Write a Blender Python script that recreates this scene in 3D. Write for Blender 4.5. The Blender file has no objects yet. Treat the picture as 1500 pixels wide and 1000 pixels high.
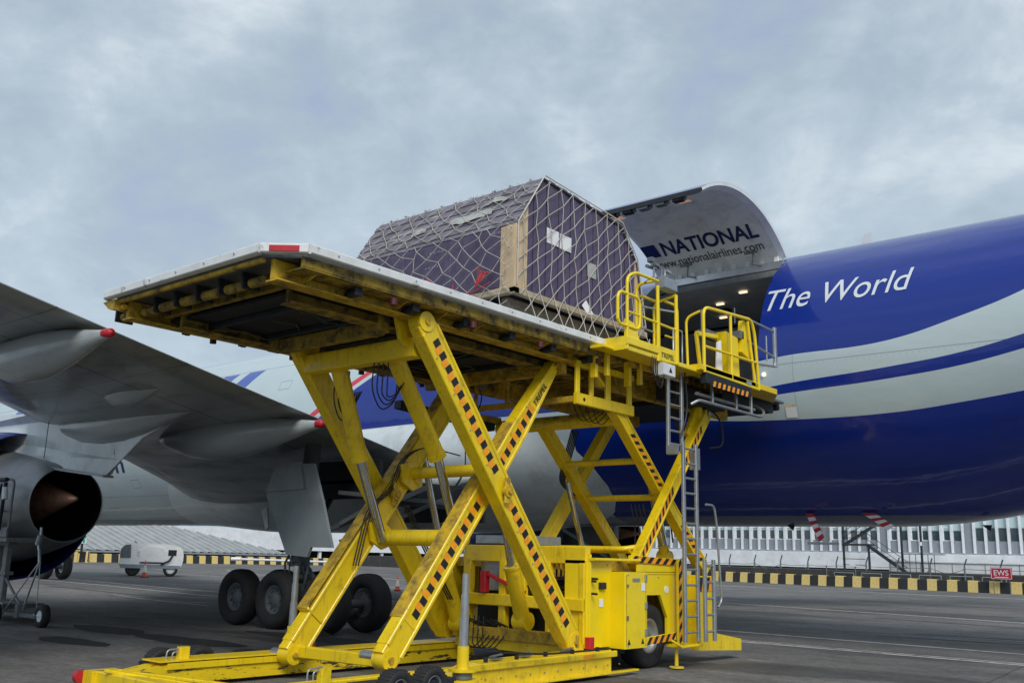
import bpy, bmesh, math, random
from mathutils import Vector, Matrix
random.seed(7)
R=math.radians
S=bpy.context.scene
COL=S.collection
# ------------------------------------------------------------------ camera
cam_d=bpy.data.cameras.new('camera'); cam=bpy.data.objects.new('camera',cam_d); COL.objects.link(cam)
cam_d.sensor_width=36; cam_d.lens=1400/1500*36; cam_d.clip_start=.1; cam_d.clip_end=3000
M=Matrix(((0.76430668,0.12110229,0.63337945,0),(0.64431613,-0.18348426,-0.74242188,0),(0.02630617,0.9755346,-0.21826641,1.7),(0,0,0,1)))
# columns re-orthogonalised
rx=Vector((M[0][0],M[1][0],M[2][0])).normalized(); rz=Vector((M[0][2],M[1][2],M[2][2])).normalized()
ry=rz.cross(rx).normalized(); rx=ry.cross(rz)
cam.matrix_world=Matrix(((rx.x,ry.x,rz.x,0),(rx.y,ry.y,rz.y,0),(rx.z,ry.z,rz.z,1.7),(0,0,0,1)))
S.camera=cam
S.render.resolution_x=1024; S.render.resolution_y=682
# ------------------------------------------------------------------ world: overcast sky
SUN_EL,SUN_AZ=R(42),R(130)      # azimuth measured from +Y towards +X
W=bpy.data.worlds.new('World'); S.world=W; W.use_nodes=True
nt=W.node_tree; nt.nodes.clear()
def wn(t,**k):
    n=nt.nodes.new(t)
    for a,b in k.items(): setattr(n,a,b)
    return n
out=wn('ShaderNodeOutputWorld'); bg=wn('ShaderNodeBackground'); bg.inputs[1].default_value=.1
sky=wn('ShaderNodeTexSky'); sky.sky_type='NISHITA'; sky.sun_disc=False; sky.sun_elevation=SUN_EL; sky.sun_rotation=SUN_AZ
tc=wn('ShaderNodeTexCoord'); mp=wn('ShaderNodeMapping'); mp.inputs['Scale'].default_value=(1,1,1.6)
nt.links.new(tc.outputs['Generated'],mp.inputs[0])
n1=wn('ShaderNodeTexNoise'); n1.inputs['Scale'].default_value=3.8; n1.inputs['Detail'].default_value=10; n1.inputs['Roughness'].default_value=.58; n1.inputs['Distortion'].default_value=.25
n2=wn('ShaderNodeTexNoise'); n2.inputs['Scale'].default_value=9; n2.inputs['Detail'].default_value=8; n2.inputs['Roughness'].default_value=.6; n2.inputs['Distortion'].default_value=.4
nt.links.new(mp.outputs[0],n1.inputs[0]); nt.links.new(mp.outputs[0],n2.inputs[0])
mixn=wn('ShaderNodeMath',operation='MULTIPLY_ADD'); nt.links.new(n2.outputs[0],mixn.inputs[0]); mixn.inputs[1].default_value=.3; 
sc=wn('ShaderNodeMath',operation='MULTIPLY'); nt.links.new(n1.outputs[0],sc.inputs[0]); sc.inputs[1].default_value=.75
nt.links.new(sc.outputs[0],mixn.inputs[2])
cr=wn('ShaderNodeValToRGB'); e=cr.color_ramp.elements
e[0].position=.40; e[0].color=(2.55,3.05,4.15,1); e[1].position=.68; e[1].color=(4.9,5.5,5.85,1)
m_=e.new(.50); m_.color=(2.9,3.52,4.08,1); m2_=e.new(.58); m2_.color=(3.5,4.15,4.7,1)
nt.links.new(mixn.outputs[0],cr.inputs[0])
# paler toward the horizon, as in any overcast
sep=wn('ShaderNodeSeparateXYZ'); nt.links.new(tc.outputs['Generated'],sep.inputs[0])
hz=wn('ShaderNodeMapRange'); hz.inputs['From Min'].default_value=0; hz.inputs['From Max'].default_value=.55; hz.inputs['To Min'].default_value=.42; hz.inputs['To Max'].default_value=0
nt.links.new(sep.outputs[2],hz.inputs[0])
hm=wn('ShaderNodeMix',data_type='RGBA'); nt.links.new(hz.outputs[0],hm.inputs[0]); nt.links.new(cr.outputs[0],hm.inputs[6]); hm.inputs[7].default_value=(3.4,4.1,4.75,1)
mx=wn('ShaderNodeMix',data_type='RGBA'); mx.inputs[0].default_value=.93
nt.links.new(sky.outputs[0],mx.inputs[6]); nt.links.new(hm.outputs[2],mx.inputs[7])
nt.links.new(mx.outputs[2],bg.inputs[0]); nt.links.new(bg.outputs[0],out.inputs[0])
sun_d=bpy.data.lights.new('sun','SUN'); sun_d.energy=1.5; sun_d.angle=R(24); sun_d.color=(1,.96,.9)
sun=bpy.data.objects.new('sun',sun_d); COL.objects.link(sun)
sd=Vector((math.sin(SUN_AZ)*math.cos(SUN_EL),math.cos(SUN_AZ)*math.cos(SUN_EL),math.sin(SUN_EL)))
sun.rotation_euler=(sd).to_track_quat('Z','Y').to_euler()
S.view_settings.view_transform='Standard'; S.view_settings.look='None'; S.view_settings.exposure=.58; S.view_settings.gamma=1
S.view_settings.use_curve_mapping=False
S.render.engine='CYCLES'

# ------------------------------------------------------------------ materials
def mat(name,col,rough=.5,metal=0,dirt=None,dscale=3,damt=.5,dlo=.5,dhi=.7,bump=0,bscale=40,coat=0,var=.12,emit=None,stretch=(1,1,1),spec=.5,chips=False,lines=None):
    m=bpy.data.materials.new(name); m.use_nodes=True; t=m.node_tree; b=t.nodes['Principled BSDF']
    b.inputs['Roughness'].default_value=rough; b.inputs['Metallic'].default_value=metal
    b.inputs['Specular IOR Level'].default_value=spec
    if coat: b.inputs['Coat Weight'].default_value=coat; b.inputs['Coat Roughness'].default_value=.06
    c=(*col,1)
    tc=t.nodes.new('ShaderNodeTexCoord'); mp=t.nodes.new('ShaderNodeMapping'); mp.inputs['Scale'].default_value=stretch
    t.links.new(tc.outputs['Object'],mp.inputs[0])
    n=t.nodes.new('ShaderNodeTexNoise'); n.inputs['Scale'].default_value=dscale; n.inputs['Detail'].default_value=8; n.inputs['Roughness'].default_value=.62
    t.links.new(mp.outputs[0],n.inputs[0])
    mr=t.nodes.new('ShaderNodeMapRange'); mr.inputs[1].default_value=.3; mr.inputs[2].default_value=.7; mr.inputs[3].default_value=1-var; mr.inputs[4].default_value=1+var
    t.links.new(n.outputs[0],mr.inputs[0])
    mm=t.nodes.new('ShaderNodeMix'); mm.data_type='RGBA'; mm.blend_type='MULTIPLY'; mm.inputs[0].default_value=1; mm.inputs[6].default_value=c
    t.links.new(mr.outputs[0],mm.inputs[7]); last=mm.outputs[2]
    if dirt:
        n2=t.nodes.new('ShaderNodeTexNoise'); n2.inputs['Scale'].default_value=dscale*1.7; n2.inputs['Detail'].default_value=10; n2.inputs['Roughness'].default_value=.7; n2.inputs['Distortion'].default_value=.3
        t.links.new(mp.outputs[0],n2.inputs[0])
        r2=t.nodes.new('ShaderNodeMapRange'); r2.inputs[1].default_value=dlo; r2.inputs[2].default_value=dhi; r2.inputs[3].default_value=0; r2.inputs[4].default_value=damt
        t.links.new(n2.outputs[0],r2.inputs[0])
        m3=t.nodes.new('ShaderNodeMix'); m3.data_type='RGBA'; t.links.new(r2.outputs[0],m3.inputs[0]); t.links.new(last,m3.inputs[6]); m3.inputs[7].default_value=(*dirt,1); last=m3.outputs[2]
        r3=t.nodes.new('ShaderNodeMapRange'); r3.inputs[3].default_value=rough; r3.inputs[4].default_value=min(1,rough+.35); t.links.new(r2.outputs[0],r3.inputs[0]); t.links.new(r3.outputs[0],b.inputs['Roughness'])
    if chips:
        n4=t.nodes.new('ShaderNodeTexNoise'); n4.inputs['Scale'].default_value=13; n4.inputs['Detail'].default_value=9; n4.inputs['Roughness'].default_value=.75; t.links.new(tc.outputs['Object'],n4.inputs[0])
        r4=t.nodes.new('ShaderNodeMapRange'); r4.inputs[1].default_value=.645; r4.inputs[2].default_value=.67; r4.inputs[3].default_value=0; r4.inputs[4].default_value=.85; t.links.new(n4.outputs[0],r4.inputs[0])
        m4=t.nodes.new('ShaderNodeMix'); m4.data_type='RGBA'; t.links.new(r4.outputs[0],m4.inputs[0]); t.links.new(last,m4.inputs[6]); m4.inputs[7].default_value=(.07,.045,.025,1); last=m4.outputs[2]
        # long thin run marks
        mp5=t.nodes.new('ShaderNodeMapping'); mp5.inputs['Scale'].default_value=(9,9,1.2); t.links.new(tc.outputs['Object'],mp5.inputs[0])
        n5=t.nodes.new('ShaderNodeTexNoise'); n5.inputs['Scale'].default_value=2; n5.inputs['Detail'].default_value=6; t.links.new(mp5.outputs[0],n5.inputs[0])
        r5=t.nodes.new('ShaderNodeMapRange'); r5.inputs[1].default_value=.55; r5.inputs[2].default_value=.75; r5.inputs[3].default_value=0; r5.inputs[4].default_value=.45; t.links.new(n5.outputs[0],r5.inputs[0])
        m5=t.nodes.new('ShaderNodeMix'); m5.data_type='RGBA'; t.links.new(r5.outputs[0],m5.inputs[0]); t.links.new(last,m5.inputs[6]); m5.inputs[7].default_value=(.30,.20,.04,1); last=m5.outputs[2]
    if lines: last=lines(t,tc,last)
    t.links.new(last,b.inputs['Base Color'])
    if bump:
        n3=t.nodes.new('ShaderNodeTexNoise'); n3.inputs['Scale'].default_value=bscale; n3.inputs['Detail'].default_value=6
        t.links.new(tc.outputs['Object'],n3.inputs[0])
        bp=t.nodes.new('ShaderNodeBump'); bp.inputs['Strength'].default_value=bump; bp.inputs['Distance'].default_value=.01
        t.links.new(n3.outputs[0],bp.inputs['Height']); t.links.new(bp.outputs[0],b.inputs['Normal'])
    if emit: b.inputs['Emission Color'].default_value=(*emit[:3],1); b.inputs['Emission Strength'].default_value=emit[3]
    return m
def wing_lines(t,tc,last):
    sp=t.nodes.new('ShaderNodeSeparateXYZ'); t.links.new(tc.outputs['Object'],sp.inputs[0])
    def op(o,a,b_=0.0):
        n=t.nodes.new('ShaderNodeMath'); n.operation=o
        for i,x in enumerate((a,b_)):
            if isinstance(x,(int,float)): n.inputs[i].default_value=x
            else: t.links.new(x,n.inputs[i])
        return n.outputs[0]
    u=op('ADD',sp.outputs[0],op('MULTIPLY',sp.outputs[1],.464))
    def near(v,c,w): return op('LESS_THAN',op('ABSOLUTE',op('SUBTRACT',v,c)),w)
    m=None
    for c,w in ((-10.9,.012),(-12.3,.03),(-13.6,.015),(-15.4,.012),(-17.2,.012)):
        k=near(u,c,w); m=k if m is None else op('MAXIMUM',m,k)
    for c in (3.0,5.4,8.1,10.9,12.6,15.8): m=op('MAXIMUM',m,op('MULTIPLY',near(sp.outputs[1],c,.010),op('LESS_THAN',-12.0 if False else 0.0,1.0)))
    x=t.nodes.new('ShaderNodeMix'); x.data_type='RGBA'; t.links.new(op('MULTIPLY',m,.75),x.inputs[0]); t.links.new(last,x.inputs[6]); x.inputs[7].default_value=(.03,.03,.03,1); return x.outputs[2]
YEL=mat('yellow_paint',(.84,.60,.008),.38,dirt=(.10,.075,.03),dscale=2.4,damt=.75,dlo=.56,dhi=.80,coat=.15,var=.1,chips=True)
YELD=mat('worn_yellow_paint',(.62,.40,.02),.5,dirt=(.05,.045,.035),dscale=3.2,damt=.9,dlo=.44,dhi=.68,var=.18,chips=True)
YELR=mat('scraped_yellow_paint',(.84,.60,.01),.42,dirt=(.05,.035,.02),dscale=3.5,damt=1,dlo=.55,dhi=.60,var=.1,stretch=(1,.5,2))
YELC=mat('clean_yellow_paint',(.88,.66,.006),.32,dirt=(.25,.2,.06),dscale=2,damt=.35,dlo=.55,dhi=.8,coat=.2,var=.05)
BLK=mat('black_print',(.012,.012,.013),.5)
ORG=mat('orange_tape',(.95,.36,.01),.45,dirt=(.2,.12,.03),dscale=8,damt=.4)
WHT=mat('white_rail_paint',(.72,.74,.74),.42,dirt=(.10,.095,.085),dscale=3,damt=.85,dlo=.57,dhi=.70)
RED=mat('red_paint',(.50,.015,.03),.4,dirt=(.1,.02,.02),dscale=8,damt=.5)
YELK=mat('grimy_shaded_underside_paint',(.36,.24,.02),.6,dirt=(.03,.028,.022),dscale=3,damt=.9,dlo=.42,dhi=.62,var=.2)  # grimy yellow with its base darkened to paint in shade under the decks
CANOE=mat('flap_fairing_paint',(.40,.44,.45),.3,dirt=(.22,.23,.23),dscale=1.2,damt=.6,coat=.3,var=.1,stretch=(.4,1.5,1.5))
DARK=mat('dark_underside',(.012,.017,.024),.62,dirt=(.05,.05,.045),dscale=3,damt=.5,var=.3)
RUB=mat('rubber',(.018,.018,.02),.75,dirt=(.05,.05,.048),dscale=6,damt=.5,bump=.25,bscale=60)
HOSE=mat('hose_rubber',(.012,.012,.014),.45)
STL=mat('galvanised_steel',(.42,.45,.47),.42,.75,dirt=(.2,.2,.19),dscale=7,damt=.5)
CHR=mat('chrome_rod',(.62,.64,.66),.16,1.0,dirt=(.25,.22,.18),dscale=6,damt=.3)
GRYM=mat('grey_metal',(.20,.22,.24),.45,.5,dirt=(.07,.07,.07),dscale=6,damt=.5)
WOOD=mat('plywood',(.62,.47,.30),.65,dirt=(.35,.24,.13),dscale=3,damt=.6,stretch=(3,3,.5),var=.2,bump=.15)
WOODD=mat('weathered_timber',(.27,.23,.17),.75,dirt=(.10,.09,.07),dscale=4,damt=.8,dlo=.4,dhi=.7,var=.3,bump=.3)
PUR=mat('purple_coated_board',(.088,.068,.130),.42,dirt=(.20,.17,.22),dscale=2.6,damt=.35,var=.16,stretch=(1,1,.4))
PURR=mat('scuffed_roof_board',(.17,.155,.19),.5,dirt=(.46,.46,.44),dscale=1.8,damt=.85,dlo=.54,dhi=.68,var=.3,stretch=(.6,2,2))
ROPE=mat('net_rope',(.56,.53,.47),.85,dirt=(.30,.27,.22),dscale=15,damt=.6)
ROPR=mat('red_rope',(.50,.05,.06),.8)
PAPER=mat('white_paper',(.80,.81,.84),.6,var=.04)
FILM=mat('wrinkled_plastic_sheet',(.42,.44,.41),.3,dirt=(.3,.3,.28),dscale=8,damt=.5)
ALU=mat('bare_aluminium',(.62,.64,.66),.33,.85,dirt=(.2,.2,.2),dscale=5,damt=.3)
WINGM=mat('wing_grey_paint',(.33,.36,.37),.34,dirt=(.16,.17,.17),dscale=.7,damt=.7,coat=.25,var=.14,stretch=(.35,1.2,1),lines=wing_lines)
FAIR=mat('fairing_grey_paint',(.66,.72,.74),.28,dirt=(.33,.34,.34),dscale=.6,damt=.5,coat=.35,var=.07)
NACS=mat('brushed_cowl_metal',(.30,.31,.32),.42,.6,dirt=(.25,.25,.25),dscale=1.5,damt=.5)
NACB=mat('blue_cowl_paint',(.006,.014,.12),.16,coat=.7,var=.05)
NOZD=mat('sooty_nozzle',(.012,.012,.013),.55,.3,var=.3)
PLUG=mat('heat_tinted_plug',(.80,.42,.28),.45,.5,dirt=(.08,.06,.05),dscale=3,damt=.6)
GEARG=mat('gear_grey_paint',(.10,.115,.125),.5,dirt=(.06,.06,.06),dscale=3,damt=.6)
DOORP=mat('gear_door_paint',(.34,.38,.40),.42,dirt=(.2,.22,.23),dscale=1.2,damt=.5)
HOLD=mat('hold_lining',(.5,.51,.52),.6,var=.15)
DINN=mat('cargo_door_lining',(.86,.87,.86),.5,dirt=(.33,.33,.32),dscale=1.2,damt=.5,var=.06)
NAVY=mat('navy_lettering',(.008,.02,.12),.4,var=.02)
GREYT=mat('dark_grey_lettering',(.04,.045,.06),.5,var=.02)
WTXT=mat('white_lettering',(.68,.73,.76),.35,var=.02)
LAMP=mat('warm_lamp',(.9,.8,.6),.4,emit=(1,.82,.55,.8))
LAMPO=mat('orange_lamp',(.9,.6,.4),.4,emit=(1,.55,.3,.15))
CONEO=mat('orange_cone_plastic',(.75,.09,.025),.5,dirt=(.3,.06,.03),dscale=8,damt=.4)
CONEW=mat('white_sleeve',(.75,.75,.75),.45,dirt=(.4,.4,.4),dscale=12,damt=.5)
BYEL=mat('barrier_yellow_paint',(.74,.56,.20),.75,dirt=(.42,.34,.18),dscale=4,damt=.8,dlo=.5,dhi=.65,var=.1,bump=.2)
BBLK=mat('barrier_black_paint',(.022,.023,.025),.8,dirt=(.08,.08,.08),dscale=4,damt=.5,bump=.2)
CLAD=mat('white_cladding',(.80,.83,.86),.55,dirt=(.52,.54,.55),dscale=.7,damt=.5)
SPAN=mat('grey_spandrel',(.27,.30,.34),.5,var=.08)
GLAS=mat('dark_glass',(.055,.08,.095),.08,spec=.8,var=.3,dscale=.8)
GLASP=mat('pale_blind_glass',(.52,.66,.68),.18,var=.12,dscale=.5)
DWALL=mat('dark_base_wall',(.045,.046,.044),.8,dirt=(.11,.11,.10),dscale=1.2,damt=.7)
ROOFM=mat('corrugated_roof_sheet',(.36,.38,.38),.6,dirt=(.24,.25,.25),dscale=.5,damt=.7)
WMETAL=mat('white_painted_metal',(.74,.76,.77),.4,dirt=(.5,.5,.48),dscale=2,damt=.4)
BGREY=mat('bluegrey_paint',(.27,.32,.36),.45,dirt=(.15,.16,.17),dscale=4,damt=.5)
DSTL=mat('dark_stair_steel',(.035,.045,.05),.5,.3)
SGRN=mat('green_sign',(.01,.35,.22),.5)
SRED=mat('sign_red',(.42,.012,.04),.45)
LINEW=mat('worn_white_line',(.60,.60,.58),.8,dirt=(.09,.09,.09),dscale=2.2,damt=.9,dlo=.50,dhi=.66,var=.2)
LINEG=mat('green_line_paint',(.10,.30,.23),.75,dirt=(.07,.08,.08),dscale=1.5,damt=.9,dlo=.45,dhi=.65)

# node math helper
class NM:
    def __init__(s,t): s.t=t
    def op(s,o,*a):
        n=s.t.nodes.new('ShaderNodeMath'); n.operation=o
        for i,x in enumerate(a):
            if isinstance(x,(int,float)): n.inputs[i].default_value=x
            else: s.t.links.new(x,n.inputs[i])
        return n.outputs[0]
    def gt(s,a,b): return s.op('GREATER_THAN',a,b)
    def lt(s,a,b): return s.op('LESS_THAN',a,b)
    def mul(s,a,b): return s.op('MULTIPLY',a,b)
    def add(s,a,b): return s.op('ADD',a,b)
    def mx(s,a,b): return s.op('MAXIMUM',a,b)
    def inv(s,a): return s.op('SUBTRACT',1.0,a)
    def curve(s,x,pts,x0,x1,z0,z1):
        u=s.t.nodes.new('ShaderNodeMapRange'); s.t.links.new(x,u.inputs[0]); u.inputs[1].default_value=x0; u.inputs[2].default_value=x1
        f=s.t.nodes.new('ShaderNodeFloatCurve'); c=f.mapping.curves[0]
        P=[((a-x0)/(x1-x0),(b-z0)/(z1-z0)) for a,b in pts]
        c.points[0].location=P[0]; c.points[1].location=P[-1]
        for p in P[1:-1]: c.points.new(*p)
        f.mapping.update(); s.t.links.new(u.outputs[0],f.inputs[1])
        return s.add(s.mul(f.outputs[0],z1-z0),z0)
def fuselage_mat():
    m=bpy.data.materials.new('livery_paint'); m.use_nodes=True; t=m.node_tree; b=t.nodes['Principled BSDF']; N=NM(t)
    g=t.nodes.new('ShaderNodeTexCoord'); sp=t.nodes.new('ShaderNodeSeparateXYZ'); t.links.new(g.outputs['Object'],sp.inputs[0])
    x,y,z=sp.outputs
    x0,x1,z0,z1=-14,14,0,16
    c1=N.curve(x,[(-14,4.9),(-11.4,5.05),(-10.2,5.72),(-8.8,5.96),(-6.3,6.06),(-5,6.35),(-3.83,6.72),(0,8.6),(3,11),(8,15.5),(14,16)],x0,x1,z0,z1)
    c2=N.curve(x,[(-14,4.97),(-11.4,5.0),(-8.8,5.36),(-6.3,5.53),(-5,5.66),(-3.83,5.89),(0,6.9),(3,8.2),(8,11),(14,14)],x0,x1,z0,z1)
    c3=N.curve(x,[(-14,4.95),(-11.4,4.96),(-8.8,5.17),(-6.3,5.30),(-5,5.42),(-3.83,5.63),(0,6.5),(3,7.5),(8,9.6),(14,12)],x0,x1,z0,z1)
    c4=N.curve(x,[(-14,4.94),(-11.4,4.90),(-10.2,4.74),(-8.8,4.66),(-6.3,4.65),(-5,4.76),(-3.83,4.9),(0,5.45),(3,6.1),(8,7.6),(14,9.5)],x0,x1,z0,z1)
    aft=N.gt(x,-11.4)
    w1=N.mul(N.lt(z,c1),N.gt(z,c2)); w2=N.mul(N.lt(z,c3),N.gt(z,c4)); white_aft=N.mul(aft,N.mx(w1,w2))
    # slanted red/white edge of the blue field: bx = x - 1.98*(z-5.94)+24.4
    bx=N.add(N.add(x,N.mul(z,-1.98)),24.4+1.98*5.94)
    field=N.mul(N.gt(bx,.75),N.mx(N.gt(z,5.25),N.gt(x,-14.2)))
    red=N.mul(N.gt(bx,0),N.lt(bx,.42))
    blue=N.mul(field,N.inv(white_aft))
    # pairs of slashes
    def slash(off):
        s=N.add(N.add(x,N.mul(z,-.95)),28.95+.95*7.82+off)
        return N.mul(N.mul(N.gt(s,0),N.lt(s,.95)),N.mul(N.lt(z,7.83),N.gt(z,5.5)))
    sl=N.mx(N.mx(slash(0),slash(1.55)),N.mx(slash(16.5),slash(18.1)))
    # belly grey
    grey=N.lt(z,2.75)
    # seams
    def near(v,c,w): return N.lt(N.op('ABSOLUTE',N.op('SUBTRACT',v,c)),w)
    seam=N.mx(near(z,7.85,.012),near(z,5.81,.008))
    seam=N.mx(seam,near(z,3.6,.008)); seam=N.mx(seam,N.mul(near(z,8.62,.008),.6)); seam=N.mx(seam,N.mul(near(z,4.35,.006),.5))
    fr=N.op('PINGPONG',N.add(x,60.3),2.6); seam=N.mx(seam,N.mul(N.lt(fr,.009),.55))
    def rect(x0,x1,z0,z1,w=.012):
        inx=N.mul(N.gt(x,x0-w),N.lt(x,x1+w)); inz=N.mul(N.gt(z,z0-w),N.lt(z,z1+w)); inn=N.mul(N.mul(N.gt(x,x0+w),N.lt(x,x1-w)),N.mul(N.gt(z,z0+w),N.lt(z,z1-w)))
        return N.mul(N.mul(inx,inz),N.inv(inn))
    for r_ in ((-6.9,-6.2,3.0,3.35),(-4.6,-4.1,4.0,4.4),(-8.3,-7.9,3.9,4.2),(-39.0,-38.3,3.2,3.6),(-36.0,-35.4,3.9,4.2),(-26.5,-25.9,6.9,7.2)): seam=N.mx(seam,rect(*r_))
    dots=N.mul(N.mul(N.lt(N.op('PINGPONG',N.add(x,50.0),.06),.012),N.mx(near(z,7.80,.010),near(z,5.76,.010))),.5); seam=N.mx(seam,dots)
    def mixc(f,a,bc):
        k=t.nodes.new('ShaderNodeMix'); k.data_type='RGBA'; t.links.new(f,k.inputs[0])
        if isinstance(a,tuple): k.inputs[6].default_value=(*a,1)
        else: t.links.new(a,k.inputs[6])
        k.inputs[7].default_value=(*bc,1); return k.outputs[2]
    ns=t.nodes.new('ShaderNodeTexNoise'); ns.inputs['Scale'].default_value=.8; ns.inputs['Detail'].default_value=6; t.links.new(g.outputs['Object'],ns.inputs[0])
    c=mixc(ns.outputs[0],(.54,.64,.66),(.46,.55,.57))
    c=mixc(sl,c,(.05,.10,.42)); c=mixc(red,c,(.62,.03,.06)); c=mixc(blue,c,(.003,.024,.25)); 
    c=mixc(N.mul(N.lt(z,3.0),N.mul(blue,.0)),c,(.1,.1,.1))
    c=mixc(N.mul(grey,.7),c,(.22,.22,.23)); c=mixc(N.mul(seam,.5),c,(.02,.025,.05))
    t.links.new(c,b.inputs['Base Color'])
    b.inputs['Roughness'].default_value=.22; b.inputs['Coat Weight'].default_value=.55; b.inputs['Coat Roughness'].default_value=.04; b.inputs['Specular IOR Level'].default_value=.4
    # gentle skin waviness so reflections ripple like riveted panels
    mp=t.nodes.new('ShaderNodeMapping'); mp.inputs['Scale'].default_value=(1.2,1.2,2.4); t.links.new(g.outputs['Object'],mp.inputs[0])
    n3=t.nodes.new('ShaderNodeTexNoise'); n3.inputs['Scale'].default_value=1.0; n3.inputs['Detail'].default_value=2; t.links.new(mp.outputs[0],n3.inputs[0])
    bp=t.nodes.new('ShaderNodeBump'); bp.inputs['Strength'].default_value=.4; bp.inputs['Distance'].default_value=.03; t.links.new(n3.outputs[0],bp.inputs['Height'])
    t.links.new(bp.outputs[0],b.inputs['Normal']); t.links.new(bp.outputs[0],b.inputs['Coat Normal'])
    return m
LIV=fuselage_mat()
def asphalt_mat():
    m=bpy.data.materials.new('apron_asphalt'); m.use_nodes=True; t=m.node_tree; b=t.nodes['Principled BSDF']; N=NM(t)
    g=t.nodes.new('ShaderNodeTexCoord')
    def noise(sc,det,ro=.6,st=(1,1,1),dist=0):
        mp=t.nodes.new('ShaderNodeMapping'); mp.inputs['Scale'].default_value=st; t.links.new(g.outputs['Object'],mp.inputs[0])
        n=t.nodes.new('ShaderNodeTexNoise'); n.inputs['Scale'].default_value=sc; n.inputs['Detail'].default_value=det; n.inputs['Roughness'].default_value=ro; n.inputs['Distortion'].default_value=dist
        t.links.new(mp.outputs[0],n.inputs[0]); return n.outputs[0]
    def ramp(v,lo,hi,a,bb):
        r=t.nodes.new('ShaderNodeMapRange'); t.links.new(v,r.inputs[0]); r.inputs[1].default_value=lo; r.inputs[2].default_value=hi; r.inputs[3].default_value=a; r.inputs[4].default_value=bb; return r.outputs[0]
    big=noise(.12,6,.6,(1,1.6,1)); mid=noise(1.1,9,.7,(.8,1.1,1)); fine=noise(45,4,.7); grit=noise(7,8,.75); scr=noise(1.6,9,.72,(.8,1.1,1),.4); wet=noise(.20,4,.5,(.55,1.3,1),.6); streak=noise(.5,8,.7,(.35,1.6,1))
    v=N.mul(ramp(big,.3,.7,.7,1.35),ramp(mid,.3,.7,.72,1.3)); v=N.mul(v,ramp(fine,.3,.7,.6,1.45)); v=N.mul(v,ramp(streak,.35,.7,.86,1.22)); v=N.mul(v,ramp(grit,.35,.65,.72,1.32)); v=N.mul(v,N.add(1.0,N.mul(ramp(scr,.58,.70,0,1),.55)))
    w=ramp(wet,.56,.60,0,1)
    sp=t.nodes.new('ShaderNodeSeparateXYZ'); t.links.new(g.outputs['Object'],sp.inputs[0])
    wob=N.mul(N.op('SUBTRACT',mid,.5),.10)
    j1=N.lt(N.op('PINGPONG',N.add(N.add(sp.outputs[0],N.mul(sp.outputs[1],.08)),N.add(wob,303.0)),3.75),.022)
    j2=N.lt(N.op('PINGPONG',N.add(N.add(sp.outputs[1],N.mul(sp.outputs[0],-.08)),N.add(wob,301.0)),3.75),.022)
    v=N.mul(v,N.op('SUBTRACT',1.0,N.mul(N.mx(j1,j2),.38)))
    ty=noise(1.0,5,.6,(.12,9,1),.15); v=N.mul(v,N.op('SUBTRACT',1.0,N.mul(ramp(ty,.60,.68,0,1),.22)))
    v=N.mul(v,N.op('SUBTRACT',1.0,N.mul(w,.45)))
    cc=t.nodes.new('ShaderNodeCombineColor'); t.links.new(N.mul(v,.135),cc.inputs[0]); t.links.new(N.mul(v,.130),cc.inputs[1]); t.links.new(N.mul(v,.126),cc.inputs[2])
    t.links.new(cc.outputs[0],b.inputs['Base Color']); b.inputs['Specular IOR Level'].default_value=.3
    t.links.new(N.op('SUBTRACT',.9,N.mul(w,.25)),b.inputs['Roughness'])
    bp=t.nodes.new('ShaderNodeBump'); bp.inputs['Strength'].default_value=.5; bp.inputs['Distance'].default_value=.006; t.links.new(N.add(fine,N.add(N.mul(grit,2),N.mul(mid,1.5))),bp.inputs['Height']); t.links.new(bp.outputs[0],b.inputs['Normal'])
    return m
ASPH=asphalt_mat()

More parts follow.
